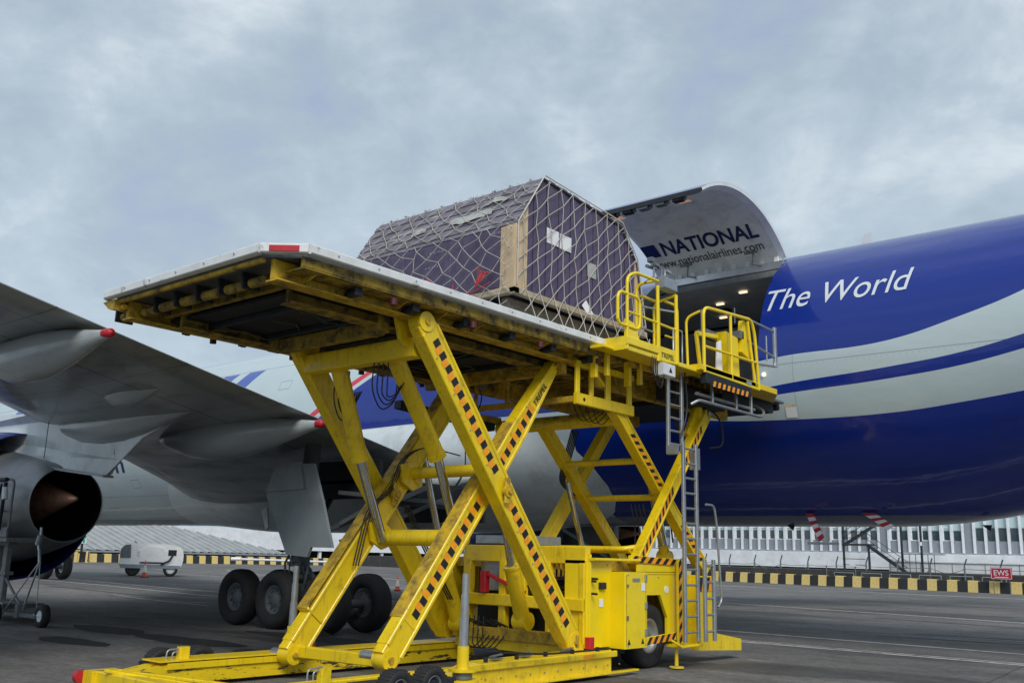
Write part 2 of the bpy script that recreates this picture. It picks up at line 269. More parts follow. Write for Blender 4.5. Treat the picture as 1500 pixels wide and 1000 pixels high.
# ------------------------------------------------------------------ builders
class B:
    def __init__(s): s.v=[]; s.f=[]; s.m=[]; s.sm=[]
    def add(s,vs,fs,mi=0,smooth=False):
        o=len(s.v); s.v+= [tuple(v) for v in vs]
        for f in fs: s.f.append([i+o for i in f]); s.m.append(mi); s.sm.append(smooth)
        return s
    def box(s,x0,x1,y0,y1,z0,z1,mi=0,ch=.0):
        if x0>x1: x0,x1=x1,x0
        if y0>y1: y0,y1=y1,y0
        if z0>z1: z0,z1=z1,z0
        c=min(.012,(x1-x0)*.2,(y1-y0)*.2,(z1-z0)*.2)
        # extrude a chamfered section along the longest axis
        d=[x1-x0,y1-y0,z1-z0]; a=d.index(max(d)); lo=[x0,y0,z0]; hi=[x1,y1,z1]
        u,w=[(1,2),(2,0),(0,1)][a]
        sec=[(lo[u]+c,lo[w]),(hi[u]-c,lo[w]),(hi[u],lo[w]+c),(hi[u],hi[w]-c),(hi[u]-c,hi[w]),(lo[u]+c,hi[w]),(lo[u],hi[w]-c),(lo[u],lo[w]+c)]
        vs=[]
        for e_ in (lo[a],hi[a]):
            for p in sec:
                q=[0,0,0]; q[a]=e_; q[u]=p[0]; q[w]=p[1]; vs.append(q)
        fs=[[i,(i+1)%8,8+(i+1)%8,8+i] for i in range(8)]+[list(range(7,-1,-1)),list(range(8,16))]
        return s.add(vs,fs,mi)
    def beam(s,p,q,w,h,up=(0,0,1),mi=0,ch=.012,w2=None,h2=None):
        p=Vector(p); q=Vector(q); d=(q-p).normalized(); up=Vector(up); sx=d.cross(up)
        if sx.length<1e-4: sx=d.cross(Vector((1,0,0)))
        sx.normalize(); uy=sx.cross(d).normalized()
        vs=[]
        for e_,ww,hh in ((p,w,h),(q,w2 or w,h2 or h)):
            a=ww/2; b_=hh/2; c=min(ch,a*.4,b_*.4)
            for u,v in ((-a+c,-b_),(a-c,-b_),(a,-b_+c),(a,b_-c),(a-c,b_),(-a+c,b_),(-a,b_-c),(-a,-b_+c)):
                vs.append(e_+sx*u+uy*v)
        fs=[[i,(i+1)%8,8+(i+1)%8,8+i] for i in range(8)]+[list(range(7,-1,-1)),list(range(8,16))]
        return s.add(vs,fs,mi)
    def cyl(s,p,q,r,r2=None,n=16,mi=0,caps=True,smooth=True):
        p=Vector(p); q=Vector(q); r2=r if r2 is None else r2; d=(q-p).normalized()
        a=d.orthogonal().normalized(); b_=d.cross(a)
        vs=[]
        for e_,rr in ((p,r),(q,r2)):
            for i in range(n):
                t_=2*math.pi*i/n; vs.append(e_+a*(rr*math.cos(t_))+b_*(rr*math.sin(t_)))
        s.add(vs,[[i,(i+1)%n,n+(i+1)%n,n+i] for i in range(n)],mi,smooth)
        if caps:
            s.add(vs[:n],[list(range(n-1,-1,-1))],mi); s.add(vs[n:],[list(range(n))],mi)
        return s
    def tube(s,pts,r,n=8,mi=0,rad=0,caps=True):
        pts=[Vector(p) for p in pts]
        if rad>0: pts=fillet(pts,rad)
        prev=None; rings=[]
        for i,p in enumerate(pts):
            d=((pts[min(i+1,len(pts)-1)]-pts[i]).normalized()+(pts[i]-pts[max(i-1,0)]).normalized())
            if d.length<1e-6: d=pts[min(i+1,len(pts)-1)]-p
            d.normalize()
            a=(d.orthogonal() if prev is None else (prev-d*prev.dot(d)))
            if a.length<1e-5: a=d.orthogonal()
            a.normalize(); prev=a; b_=d.cross(a)
            rings.append([p+a*(r*math.cos(2*math.pi*k/n))+b_*(r*math.sin(2*math.pi*k/n)) for k in range(n)])
        vs=[v for rg in rings for v in rg]; fs=[]
        for i in range(len(pts)-1):
            for k in range(n): fs.append([i*n+k,i*n+(k+1)%n,(i+1)*n+(k+1)%n,(i+1)*n+k])
        s.add(vs,fs,mi,True)
        if caps and n>4: s.add(rings[0],[list(range(n-1,-1,-1))],mi); s.add(rings[-1],[list(range(n))],mi)
        return s
    def prism(s,poly,off,mi=0,smooth=False):
        n=len(poly); off=Vector(off); P=[Vector(p) for p in poly]
        return s.add(P+[p+off for p in P],[list(range(n-1,-1,-1)),list(range(n,2*n))]+[[i,(i+1)%n,n+(i+1)%n,n+i] for i in range(n)],mi)
    def lathe(s,prof,o,ax,n=40,mi=0,smooth=True,up=None):
        o=Vector(o); ax=Vector(ax).normalized(); a=ax.orthogonal().normalized(); b_=ax.cross(a)
        vs=[]
        for h,r in prof:
            for i in range(n):
                t_=2*math.pi*i/n; vs.append(o+ax*h+a*(r*math.cos(t_))+b_*(r*math.sin(t_)))
        fs=[[j*n+i,j*n+(i+1)%n,(j+1)*n+(i+1)%n,(j+1)*n+i] for j in range(len(prof)-1) for i in range(n)]
        return s.add(vs,fs,mi,smooth)
    def quad(s,a,b_,c,d,mi=0): return s.add([a,b_,c,d],[[0,1,2,3]],mi)
    def build(s,name,mats,parent=None,fix=True):
        me=bpy.data.meshes.new(name); me.from_pydata(s.v,[],s.f); 
        for m in (mats if isinstance(mats,(list,tuple)) else [mats]): me.materials.append(m)
        me.polygons.foreach_set('material_index',s.m); me.polygons.foreach_set('use_smooth',s.sm)
        if fix:
            bm=bmesh.new(); bm.from_mesh(me); bmesh.ops.recalc_face_normals(bm,faces=bm.faces[:]); bm.to_mesh(me); bm.free()
        me.update()
        o=bpy.data.objects.new(name,me); COL.objects.link(o)
        if parent is not None:
            o.parent=parent; o.matrix_parent_inverse=world_of(parent).inverted()
        return o
def world_of(o):
    m=o.matrix_basis.copy()
    while o.parent is not None:
        m=o.parent.matrix_basis @ o.matrix_parent_inverse @ m; o=o.parent
    return m
def fillet(pts,rad,k=5):
    o=[pts[0]]
    for i in range(1,len(pts)-1):
        a,b_,c=pts[i-1],pts[i],pts[i+1]; u=(a-b_); w=(c-b_); r=min(rad,u.length*.45,w.length*.45)
        p=b_+u.normalized()*r; q=b_+w.normalized()*r
        for j in range(k+1):
            t_=j/k; o.append(p*(1-t_)**2+b_*2*t_*(1-t_)+q*t_*t_)
    o.append(pts[-1]); return o
def root(name,loc,label,cat,group=None,rz=0):
    o=bpy.data.objects.new(name,None); COL.objects.link(o); o.location=loc; o.rotation_euler=(0,0,rz); o.empty_display_size=.3
    o['label']=label; o['category']=cat
    if group: o['group']=group
    return o
def tag(o,label,cat,group=None):
    o['label']=label; o['category']=cat
    if group: o['group']=group
    return o
def struct(o): o['kind']='structure'; return o
def stuff(o): o['kind']='stuff'; return o
def copy_tree(o,parent=None):
    c=o.copy(); COL.objects.link(c)
    if parent is not None: c.parent=parent
    for ch in list(o.children): copy_tree(ch,c)
    return c
def textmesh(body,shear=0,bold=0.0):
    cu=bpy.data.curves.new('t','FONT'); cu.body=body; cu.shear=shear; cu.offset=bold; cu.resolution_u=5; cu.fill_mode='FRONT'
    ob=bpy.data.objects.new('t',cu); COL.objects.link(ob)
    dg=bpy.context.evaluated_depsgraph_get(); me=bpy.data.meshes.new_from_object(ob.evaluated_get(dg))
    bpy.data.objects.remove(ob); bpy.data.curves.remove(cu)
    bm=bmesh.new(); bm.from_mesh(me); bpy.data.meshes.remove(me)
    ys=[v.co.y for v in bm.verts]; y0,y1=min(ys),max(ys)
    for k in range(1,6):
        bmesh.ops.bisect_plane(bm,geom=bm.verts[:]+bm.edges[:]+bm.faces[:],plane_co=(0,y0+(y1-y0)*k/6,0),plane_no=(0,1,0))
    vs=[v.co.copy() for v in bm.verts]; bm.verts.index_update(); fs=[[v.index for v in f.verts] for f in bm.faces]; bm.free()
    return vs,fs
def text_on(name,body,mp,u0,u1,v0,vh,m,parent,shear=0,bold=0,asc=None):
    """u0..u1 extent along the surface; v0 baseline; vh = cap height (font units .7)"""
    vs,fs=textmesh(body,shear,bold); x0=min(v.x for v in vs); x1=max(v.x for v in vs)
    cap=.70
    P=[mp(u0+(v.x-x0)/(x1-x0)*(u1-u0), v0+v.y/cap*vh) for v in vs]
    b_=B(); b_.add(P,fs); return b_.build(name,m,parent,fix=False)

# ------------------------------------------------------------------ ground
g=B()
g.quad((-600,-200,0),(400,-200,0),(400,900,0),(-600,900,0)); struct(g.build('ground',ASPH,fix=False))
def line(pts,w,m,name='apron_marking',z=.004):
    b_=B(); L=[];Rr=[]
    for i,p in enumerate(pts):
        a=Vector(pts[max(i-1,0)]); c=Vector(pts[min(i+1,len(pts)-1)]); d=(c-a).normalized(); n=Vector((-d.y,d.x)); p=Vector(p)
        L.append((p.x+n.x*w/2,p.y+n.y*w/2,z)); Rr.append((p.x-n.x*w/2,p.y-n.y*w/2,z))
    for i in range(len(pts)-1): b_.quad(Rr[i],Rr[i+1],L[i+1],L[i])
    return struct(b_.build(name,m,fix=False))
line([(-75,20),(-50,21.4),(-40,21.0),(-33,20.3),(-22,20.2),(-10,19.9),(8,20.1)],.16,LINEW)
line([(-24,20.55),(-10,20.2),(8,20.4)],.10,LINEW)
line([(-70,24),(-48,23),(-36,22.2),(-22,22.9),(-12,22.6),(8,22.3)],.18,LINEW)
line([(-47,66),(-31,63),(-14,63.5),(10,62)],.40,LINEW)
line([(-55,46),(-22,38),(-8.5,35.5),(4,33)],.25,LINEW)
line([(-56,34),(-40,34),(-25,33)],.12,LINEW)
line([(-66,44),(-58,40),(-45,38)],.16,LINEW)
line([(-33,17.5),(-30,17.0),(-26,16.8)],.08,LINEW)
line([(-86,36),(-75,38),(-66,40)],.2,LINEW)
line([(-59,22),(-59,33)],.32,LINEG)
SKID=mat('tyre_rubber_streak',(.030,.030,.031),.85,dirt=(.10,.10,.10),dscale=2.5,damt=1,dlo=.42,dhi=.6)
for pts in ([(-9,24.8),(-4,25.6),(2,27.4)],[(-8.6,26.5),(-4,27.2),(2,29)],[(-12,33),(-7,32.2),(0,32.6)],[(-34,26),(-30,25.2),(-25,25.4)],[(-33,28),(-28,27.0),(-23,27.3)],[(-40,18.5),(-30,18.0),(-24,18.4)]):
    line(pts,.22,SKID,'tyre_streak',.005)
# dark oily patches (shape of their own) as thin sheets
OIL=mat('oily_wet_asphalt',(.022,.022,.024),.75,var=.3,bump=.3,bscale=60)
def patch(cx,cy,rx_,ry_,seed):
    rnd=random.Random(seed); n=28; ph=[rnd.uniform(0,6.28) for _ in range(4)]
    P=[]
    for i in range(n):
        a=2*math.pi*i/n; k=1+.12*math.sin(2*a+ph[0])+.09*math.sin(3*a+ph[1])+.05*math.sin(7*a+ph[2])
        P.append((cx+rx_*k*math.cos(a),cy+ry_*k*math.sin(a),.006))
    b_=B(); b_.add(P,[list(range(n))]); struct(b_.build('wet_patch',OIL,fix=False))
patch(-16.6,10.3,1.5,.5,1); patch(-13.4,10.2,1.3,.45,2); patch(-15.2,12.6,2.2,.5,3); patch(-17.5,8.6,1.0,.4,4); patch(-19.5,10.3,1.4,.45,5)

# ------------------------------------------------------------------ aircraft
YC,ZC,RF=22.1,5.8,3.25
air=root('cargo_aircraft',(-20,22.1,0),'blue and pale grey wide body cargo aircraft with its side cargo door raised','aircraft')
def zbot(x):
    if x<-7.5:
        return 2.55+ (max(0,-44-x)*.0)
    d=x+7.5
    return 2.55+(.036*d*d if d<4.5 else .036*20.25+.324*(d-4.5))
def ztop(x):
    h=9.05
    if x<-36: h+=1.0*(1-math.cos(min(1,(-36-x)/7)*math.pi))/2
    if x<-49: h-= ((-49-x)/9)**2*5.0
    return h
def hw(x):
    w=RF
    if x>-3: w=RF-max(0,(x+3))**2*.006
    if x<-49: w=RF*math.sqrt(max(.01,1-((-49-x)/10.5)**2))
    return w
def fpt(x,th,off=0):
    zt,zb=ztop(x),zbot(x); zc=ZC if x>-44 else ZC
    s_,c_=math.sin(th),math.cos(th); up=zt-ZC if s_>0 else ZC-zb
    if zb>ZC-1.2 and False: pass
    return Vector((x,YC-(hw(x)+off)*c_,ZC+(up+off)*s_ if True else 0))
def fpt2(x,th,off=0):
    zt,zb=ztop(x),zbot(x)
    if x<-7.5: return fpt(x,th,off)
    # aft: centre rises with the belly
    zc=ZC+(zb-2.55)*.45; s_,c_=math.sin(th),math.cos(th); up=(zt-zc) if s_>0 else (zc-zb)
    return Vector((x,YC-(hw(x)+off)*c_,zc+(up+off)*s_))
TH0,TH1=R(-15.2),R(62); DX0,DX1=-12.55,-9.08
angs=[R(a) for a in list(range(-90,-15,5))]+[TH0]+[R(a) for a in range(-10,60,5)]+[TH1]+[R(a) for a in range(65,271,5)]
angs=sorted(set(round(a,6) for a in angs)); angs=[a for a in angs if a<R(269)]
xs=[-59,-58.5,-57.5,-56,-54,-52,-50,-49,-47,-45,-43,-41,-39,-37.5,-36]+list(range(-34,-14,2))+[-14,DX0,-11,DX1]+[-8.2,-7.5,-6.8,-6,-5.2,-4.4,-3.6,-3,-2,-1,0,2,4,6,9,12,15]
b_=B(); n=len(angs)
vs=[fpt2(x,a) for x in xs for a in angs]; fs=[]
for i in range(len(xs)-1):
    for j in range(n):
        j2=(j+1)%n
        if xs[i]>=DX0-1e-4 and xs[i+1]<=DX1+1e-4 and angs[j]>=TH0-1e-4 and j2>0 and angs[j2]<=TH1+1e-4: continue
        fs.append([i*n+j,(i+1)*n+j,(i+1)*n+j2,i*n+j2])
b_.add(vs,fs,0,True); fus=b_.build('fuselage',LIV,air,fix=True)
# hold interior
b_=B(); IR=3.0
ia=[R(a) for a in range(-16,63,6)]+[R(a) for a in range(117,197,6)]
P=[(YC-IR*math.cos(a),ZC+IR*math.sin(a)) for a in ia if ZC+IR*math.sin(a)<8.25]
lo=[p for p in P if p[0]<YC]; hi=[p for p in P if p[0]>YC]
xx=[-17.5,DX0-.02]; xx2=[DX1+.02,-4.5]
far=sorted(hi,key=lambda p:p[1])
for i in range(len(far)-1): b_.quad((-17.5,*far[i]),(-4.5,*far[i]),(-4.5,*far[i+1]),(-17.5,*far[i+1]))
near_=sorted(lo,key=lambda p:p[1])
for xa,xb in (xx,xx2):
    for i in range(len(near_)-1): b_.quad((xa,*near_[i]),(xb,*near_[i]),(xb,*near_[i+1]),(xa,*near_[i+1]))
yl,yr=near_[-1][0],far[-1][0]
b_.quad((-17.5,yl,8.2),(-4.5,yl,8.2),(-4.5,yr,8.2),(-17.5,yr,8.2))
b_.quad((-17.5,19.2,4.94),(-17.5,25,4.94),(-17.5,24.1,8.2),(-17.5,20.15,8.2)); b_.quad((-4.5,19.2,4.94),(-4.5,25,4.94),(-4.5,24.1,8.2),(-4.5,20.15,8.2))
b_.build('hold_lining',HOLD,air,fix=False)
b_=B(); b_.box(-17.4,-4.6,19.2,25,4.86,4.94); b_.build('hold_floor',GRYM,air)
for (lx,ly) in ((-9.6,21.6),(-11.4,21.6),(-10.4,20.9),(-12.0,22.9),(-9.2,22.9)):
    b_=B(); b_.box(lx-.10,lx+.10,ly-.04,ly+.04,8.14,8.18); b_.build('hold_light',LAMP,air)
for lx in (-9.9,-11.6):
    b_=B(); b_.box(lx-.14,lx+.14,22.1,22.35,8.10,8.18); b_.build('ceiling_vent',DARK,air)
# frame of the opening
def arcpts(x,r,a0,a1,k=14): return [Vector((x,YC-r*math.cos(a0+(a1-a0)*i/k),ZC+r*math.sin(a0+(a1-a0)*i/k))) for i in range(k+1)]
b_=B()
for x,dx in ((DX0,-.05),(DX1,.05)):
    o1=arcpts(x,3.24,TH0,TH1); i1=arcpts(x,2.98,TH0,TH1)
    for i in range(14): b_.quad(o1[i],o1[i+1],i1[i+1],i1[i])
for a in (TH0,TH1):
    p=lambda x,r:(x,YC-r*math.cos(a),ZC+r*math.sin(a)); b_.quad(p(DX0,3.24),p(DX1,3.24),p(DX1,2.9),p(DX0,2.9))
b_.box(DX0,DX1,20.30,20.42,8.42,8.60)
b_.build('door_frame',ALU,air,fix=False)
# raised cargo door : arc about (18.27,6.43)
DY,DZ,DR=18.27,6.43,3.27
def dpt(x,ph,r): return Vector((x,DY+r*math.sin(ph),DZ+r*math.cos(ph)))
P0,P1=R(-32.6),R(44.5); K=22
phs=[P0+(P1-P0)*i/K for i in range(K+1)]
b_=B()
o_=[(dpt(DX0,p,DR),dpt(DX1,p,DR)) for p in phs]
b_.add([v for p in o_ for v in p],[[2*i,2*i+1,2*i+3,2*i+2] for i in range(K)],0,True)
door=b_.build('cargo_door',LIV,air,fix=False)
b_=B(); i_=[(dpt(DX0+.14,p,DR-.13),dpt(DX1-.14,p,DR-.13)) for p in phs[1:]]
b_.add([v for p in i_ for v in p],[[2*i,2*i+1,2*i+3,2*i+2] for i in range(K-1)],0,True); b_.build('door_lining',DINN,door,fix=False)
b_=B()
for xa,xb in ((DX0,DX0+.14),(DX1,DX1-.14)):
    a_=[dpt(xa,p,DR-.003) for p in phs]; c_=[dpt(xa,p,DR-.07) for p in phs]; d_=[dpt(xb,p,DR-.135) for p in phs]
    for i in range(K):
        b_.add([a_[i],a_[i+1],c_[i+1],c_[i]],[[0,1,2,3]],0,True); b_.add([c_[i],c_[i+1],d_[i+1],d_[i]],[[0,1,2,3]],0,True)
b_.build('door_rim',WMETAL,door,fix=False)
b_=B() # free edge: latches in a recessed dark channel
b_.add([dpt(DX0,P0,DR-.003),dpt(DX1,P0,DR-.003),dpt(DX1-.05,P0+.004,DR-.10),dpt(DX0+.05,P0+.004,DR-.10)],[[0,1,2,3]],0)
x=DX0+.2
while x<DX1-.35:
    p=dpt(x,P0+.03,DR-.13); b_.box(p.x,p.x+.22,p.y-.06,p.y+.10,p.z-.07,p.z+.02,random.choice((0,1,1))); 
    b_.box(p.x+.24,p.x+.30,p.y-.02,p.y+.06,p.z-.05,p.z+.03,0)
    x+=.42
b_.build('latch_row',[GRYM,DARK],door)
b_=B(); p=dpt(0,P1,DR-.12); b_.box(DX0+.1,DX1-.1,p.y-.03,p.y+.05,p.z-.03,p.z+.06)
for k in range(9): x=DX0+.25+k*.37; b_.box(x,x+.12,p.y-.10,p.y-.04,p.z-.10,p.z+.06)
b_.build('hinge',WMETAL,door)
dm=lambda u,v: dpt(u,v,DR-.14)
text_on('door_lettering','NATIONAL',dm,-11.99,-9.42,R(30.7),-R(8.4),NAVY,door,shear=.18,bold=.026)
text_on('web_address','www.nationalairlines.com',dm,-12.42,-9.46,R(37.6),-R(4.6),GREYT,door,bold=.003)
b_=B(); q=[dm(-12.48,R(30.7)),dm(-12.08,R(30.7)),dm(-12.08,R(22.6)),dm(-12.48,R(22.6))]; b_.quad(*q); b_.build('logo_square',NAVY,door,fix=False)
for (lx,lp) in ((-10.24,-8.7),(-12.06,-6.8)):
    b_=B(); a=dpt(lx,R(lp),DR-.145); b_.quad(dpt(lx-.15,R(lp-2),DR-.145),dpt(lx+.15,R(lp-2),DR-.145),dpt(lx+.15,R(lp+2),DR-.145),dpt(lx-.15,R(lp+2),DR-.145)); b_.build('door_light',LAMPO,door,fix=False)
for xx_ in (-11.5,-9.75):
    b_=B(); b_.tube([dpt(xx_,R(38),DR-.2),dpt(xx_,R(41),DR-.45),Vector((xx_+.25,20.45,8.55))],.022); b_.cyl(dpt(xx_-.18,R(37),DR-.24),dpt(xx_+.14,R(37),DR-.24),.03); b_.build('door_actuator',GRYM,door)
# fuselage lettering
fm=lambda u,v: fpt2(u,v,.010)
text_on('fuselage_lettering','The World',fm,-9.02,-5.86,R(23.3),R(10.6),WTXT,air,shear=.22,bold=.002)
text_on('nose_lettering','nationalairlines.com',fm,-49.5,-36.2,R(-23.5),R(13),NAVY,air,bold=.01)
b_=B(); b_.add([fm(-8.55,R(-16)),fm(-8.3,R(-16)),fm(-8.3,R(-20)),fm(-8.55,R(-20))],[[0,1,2,3]]); o=b_.build('placard',[PAPER],air,fix=False)
b_=B(); b_.add([fm(-8.55,R(-15.2)),fm(-8.3,R(-15.2)),fm(-8.3,R(-15.95)),fm(-8.55,R(-15.95))],[[0,1,2,3]]); b_.build('placard_heading',[BYEL],air,fix=False)
b_=B(); p=fm(-8.95,R(-3)); b_.cyl(p,p+Vector((0,-.04,0)),.05,.03,12); b_.build('side_light',LAMP,air)
# antennas on the crown
for ax_,h_ in ((-8.1,.42),(-4.1,.12)):
    zt=9.05; b_=B(); b_.prism([(ax_,22.08,zt-.05),(ax_+.42,22.08,zt-.05),(ax_+.48,22.08,zt+h_),(ax_+.34,22.08,zt+h_)],(0,.04,0)); b_.build('blade_antenna',WMETAL,air)
# belly fairing
def interp(pts,v):
    for (a,b1),(c,d1) in zip(pts,pts[1:]):
        if (a>=v>=c): return b1+(d1-b1)*(a-v)/max(1e-6,a-c)
    return pts[-1][1] if v<pts[-1][0] else pts[0][1]
XE=[(5.29,-20),(5.285,-18.2),(5.25,-17.0),(5.1,-15.8),(4.95,-15.3),(4.75,-14.85),(4.5,-14.45),(4.3,-14.2),(3.9,-13.85),(3.45,-13.66),(3.1,-13.72),(2.85,-14.05),(2.70,-14.6),(2.60,-15.4),(2.55,-16.5)]
XFR=[(5.29,-20),(5.27,-22),(5.22,-24),(5.1,-28),(4.7,-31.5),(3.9,-33.5),(3.2,-34.2),(2.55,-34.5)]
sm=lambda t_: (lambda q:q*q*(3-2*q))(max(0,min(1,t_)))
b_=B(); NZ=44; NX=46
for sg in (1,-1):
    vs=[]
    a_top=math.asin((5.29-ZC)/RF)
    for i in range(NZ+1):
        th=a_top+(-math.pi/2-a_top)*(i/NZ)**1.35; z=ZC+RF*math.sin(th); xf,xe=interp(XFR,z),interp(XE,z)
        for j in range(NX+1):
            t_=.5-.5*math.cos(math.pi*j/NX); x=xf+(xe-xf)*t_
            off=.014+.42*sm((x-xf)/5)*sm((xe-x)/4.5)*math.sqrt(sm((5.29-z)/1.2))
            vs.append(Vector((x,YC-sg*(RF+off)*math.cos(th),ZC+(RF+off*.55)*math.sin(th))))
    b_.add(vs,[[i*(NX+1)+j,(i+1)*(NX+1)+j,(i+1)*(NX+1)+j+1,i*(NX+1)+j+1] for i in range(NZ) for j in range(NX)],0,True)
b_.build('belly_fairing',FAIR,air,fix=False)
# drain mast
b_=B(); b_.beam((-27.6,19.7,3.0),(-27.1,19.5,2.35),.10,.28,(1,0,0),w2=.06,h2=.16); b_.build('drain_mast',WMETAL,air)
# wings
def wing(sgn,name):
    SEC=[(19.6,-33.0,4.0,-19.1,3.95,1.25),(17.5,-30.7,4.2,-18.1,4.06,1.1),(14.5,-28.0,4.5,-16.7,4.22,.85),(10.4,-24.6,4.85,-14.82,4.43,.62),(7,-21.4,5.15,-13.25,4.63,.5),(4.5,-19.1,5.4,-12.07,4.77,.42),(0,-15.0,5.85,-9.95,5.2,.35),(-5,-10.6,6.4,-7.7,5.9,.25),(-9,-7.2,6.9,-5.8,6.5,.12)]
    if sgn<0: SEC=[(44.2-y,a,b1,c,d1,e1) for (y,a,b1,c,d1,e1) in SEC]
    T=[0,.01,.03,.07,.13,.2,.3,.42,.55,.68,.8,.9,1]; vs=[]; m=2*len(T)-1
    for y,lx,lz,tx,tz,d in SEC:
        low=[(t_,-d*.62*math.sin(math.pi*t_**.55)**.9-.0) for t_ in T]; upp=[(t_,d*.6*math.sin(math.pi*t_**.55)**.9+.02) for t_ in T[::-1]]
        for t_,dz in low+upp[:-1]: vs.append((lx+(tx-lx)*t_,y,lz+(tz-lz)*t_+dz))
    m=len(T)*2-1; b_=B(); fs=[]
    for i in range(len(SEC)-1):
        for j in range(m): fs.append([i*m+j,i*m+(j+1)%m,(i+1)*m+(j+1)%m,(i+1)*m+j])
    b_.add(vs,fs,0,True)
    for q_i,f in enumerate(fs):
        if (q_i%m)<4 and SEC[q_i//m][0]<10 and sgn>0: b_.m[q_i]=1
    return b_.build(name,[WINGM,NACB],air)
w1=wing(1,'wing'); wing(-1,'wing')
# panel joints & spoiler lines on the wing underside: shallow strips standing proud by 3 mm are parts of the wing
def canoe(tip,L,r,name='flap_fairing',fwd_drop=.35,rz_=1.35,red=True):
    """slender fairing running forward (-X) from a red tip"""
    b_=B(); tip=Vector(tip); n=20; prof=[(0,.02),(.04,.16),(.12,.38),(.25,.66),(.42,.92),(.6,1.0),(.78,.86),(.92,.5),(1,.05)]
    prof=[(0,.16),(.05,.24),(.15,.46),(.28,.74),(.45,.98),(.6,1.0),(.75,.9),(.9,.55),(.97,.28),(1,.03)]
    vs=[]
    for t_,k in prof:
        cz=tip.z-fwd_drop*math.sin(min(1,t_*1.3)*math.pi/2)+.25*max(0,t_-.6)
        for i in range(n):
            a=2*math.pi*i/n; vs.append((tip.x-L*t_,tip.y+r*k*math.cos(a),cz+r*rz_*k*math.sin(a)*(.75 if math.sin(a)>0 else 1)))
    b_.add(vs,[[j*n+i,j*n+(i+1)%n,(j+1)*n+(i+1)%n,(j+1)*n+i] for j in range(len(prof)-1) for i in range(n)],0,True)
    o=b_.build(name,CANOE,air)
    b_=B(); k=r*.17; b_.lathe([(-.12,k*1.35),(-.02,k*1.3),(.05,k*1.15),(.07,.001)] if red else [(-.01,k),(.03,k*.6),(.05,.001)],tip,(1,0,0),14); b_.build('red_tip' if red else 'tail_cap',RED if red else FAIR,o)
    return o
canoe((-12.20,6.0,4.46),4.0,.30,fwd_drop=.05); canoe((-14.92,11.8,4.12),6.0,.38,fwd_drop=.05); canoe((-16.55,18.2,3.61),3.0,.2,fwd_drop=.15)
canoe((-17.15,10.4,4.44),6.0,.34,fwd_drop=.12,red=False); canoe((-15.9,8.9,4.52),2.2,.22,fwd_drop=.0,red=False)
# pylon + engines
def engine(yc,xo=0,full=True):
    zc=2.58
    b_=B(); b_.lathe([(-7.4,1.5),(-7.45,1.6),(-7.3,1.7),(-6.8,1.84),(-6,1.95),(-5,1.98),(-4,1.94),(-3,1.86),(-1.85,1.74),(-1.85,1.71),(-2.6,1.74),(-3.4,1.6)],(-22.5+xo,yc,zc),(1,0,0),48); nac=b_.build('engine_cowl',NACB,air,fix=False)
    b_=B(); b_.lathe([(-3.4,1.42),(-2.2,1.34),(-1.3,1.20),(-.6,1.07),(0,.955),(.30,.86),(.33,.845),(.30,.83)],(-22.5+xo,yc,zc),(1,0,0),48); b_.build('aft_cowl',NACS,nac,fix=False)
    b_=B(); b_.lathe([(.30,.83),(-.3,.88),(-1.6,.85),(-2.2,.6)],(-22.5+xo,yc,zc),(1,0,0),48); b_.lathe([(-7.4,1.5),(-6.7,1.52),(-6.4,0)],(-22.5+xo,yc,zc),(1,0,0),48); b_.build('nozzle_inside',NOZD,nac,fix=False)
    b_=B(); b_.lathe([(-2.2,.62),(-1.6,.56),(-1.0,.42),(-.3,.27),(.45,.11),(.74,.05),(.77,.0)],(-22.5+xo,yc,zc+.12),(1,0,0),32); b_.build('exhaust_plug',PLUG,nac,fix=False)
    P=[(-29,3.95),(-29,4.6),(-27,4.9),(-23.67,4.75),(-20,4.55),(-17.15,4.47),(-18.1,4.2),(-19.1,3.93),(-19.9,3.5),(-20.45,3.16),(-21.2,3.26),(-22.2,3.36),(-23.2,3.52),(-24.5,3.8),(-26,3.9)]
    def half(x): return .012+.33*min(1,max(0,(-20.0-x)/3.5))
    b_=B(); L=[Vector((x+xo,yc-half(x),z)) for x,z in P]; Q=[Vector((x+xo,yc+half(x),z)) for x,z in P]; n=len(P)
    b_.add(L+Q,[list(range(n-1,-1,-1)),list(range(n,2*n))]+[[i,(i+1)%n,n+(i+1)%n,n+i] for i in range(n)]); py=b_.build('pylon',FAIR,air)
    # heat shield lip under pylon
    b_=B(); b_.prism([(-23.4+xo,yc-.36,3.50),(-21.9+xo,yc-.38,3.30),(-20.4+xo,yc-.12,3.13),(-20.4+xo,yc+.12,3.13),(-21.9+xo,yc+.38,3.30),(-23.4+xo,yc+.36,3.50)],(0,0,.05)); b_.build('heat_shield',NACS,py)
    for sx in (-23.0,-20.2): 
        b_=B(); b_.box(sx+xo-.012,sx+xo+.012,yc-half(sx)-.004,yc-half(sx)+.01,3.62,4.5); b_.build('panel_joint',GEARG,py)
engine(10.4); engine(33.8)
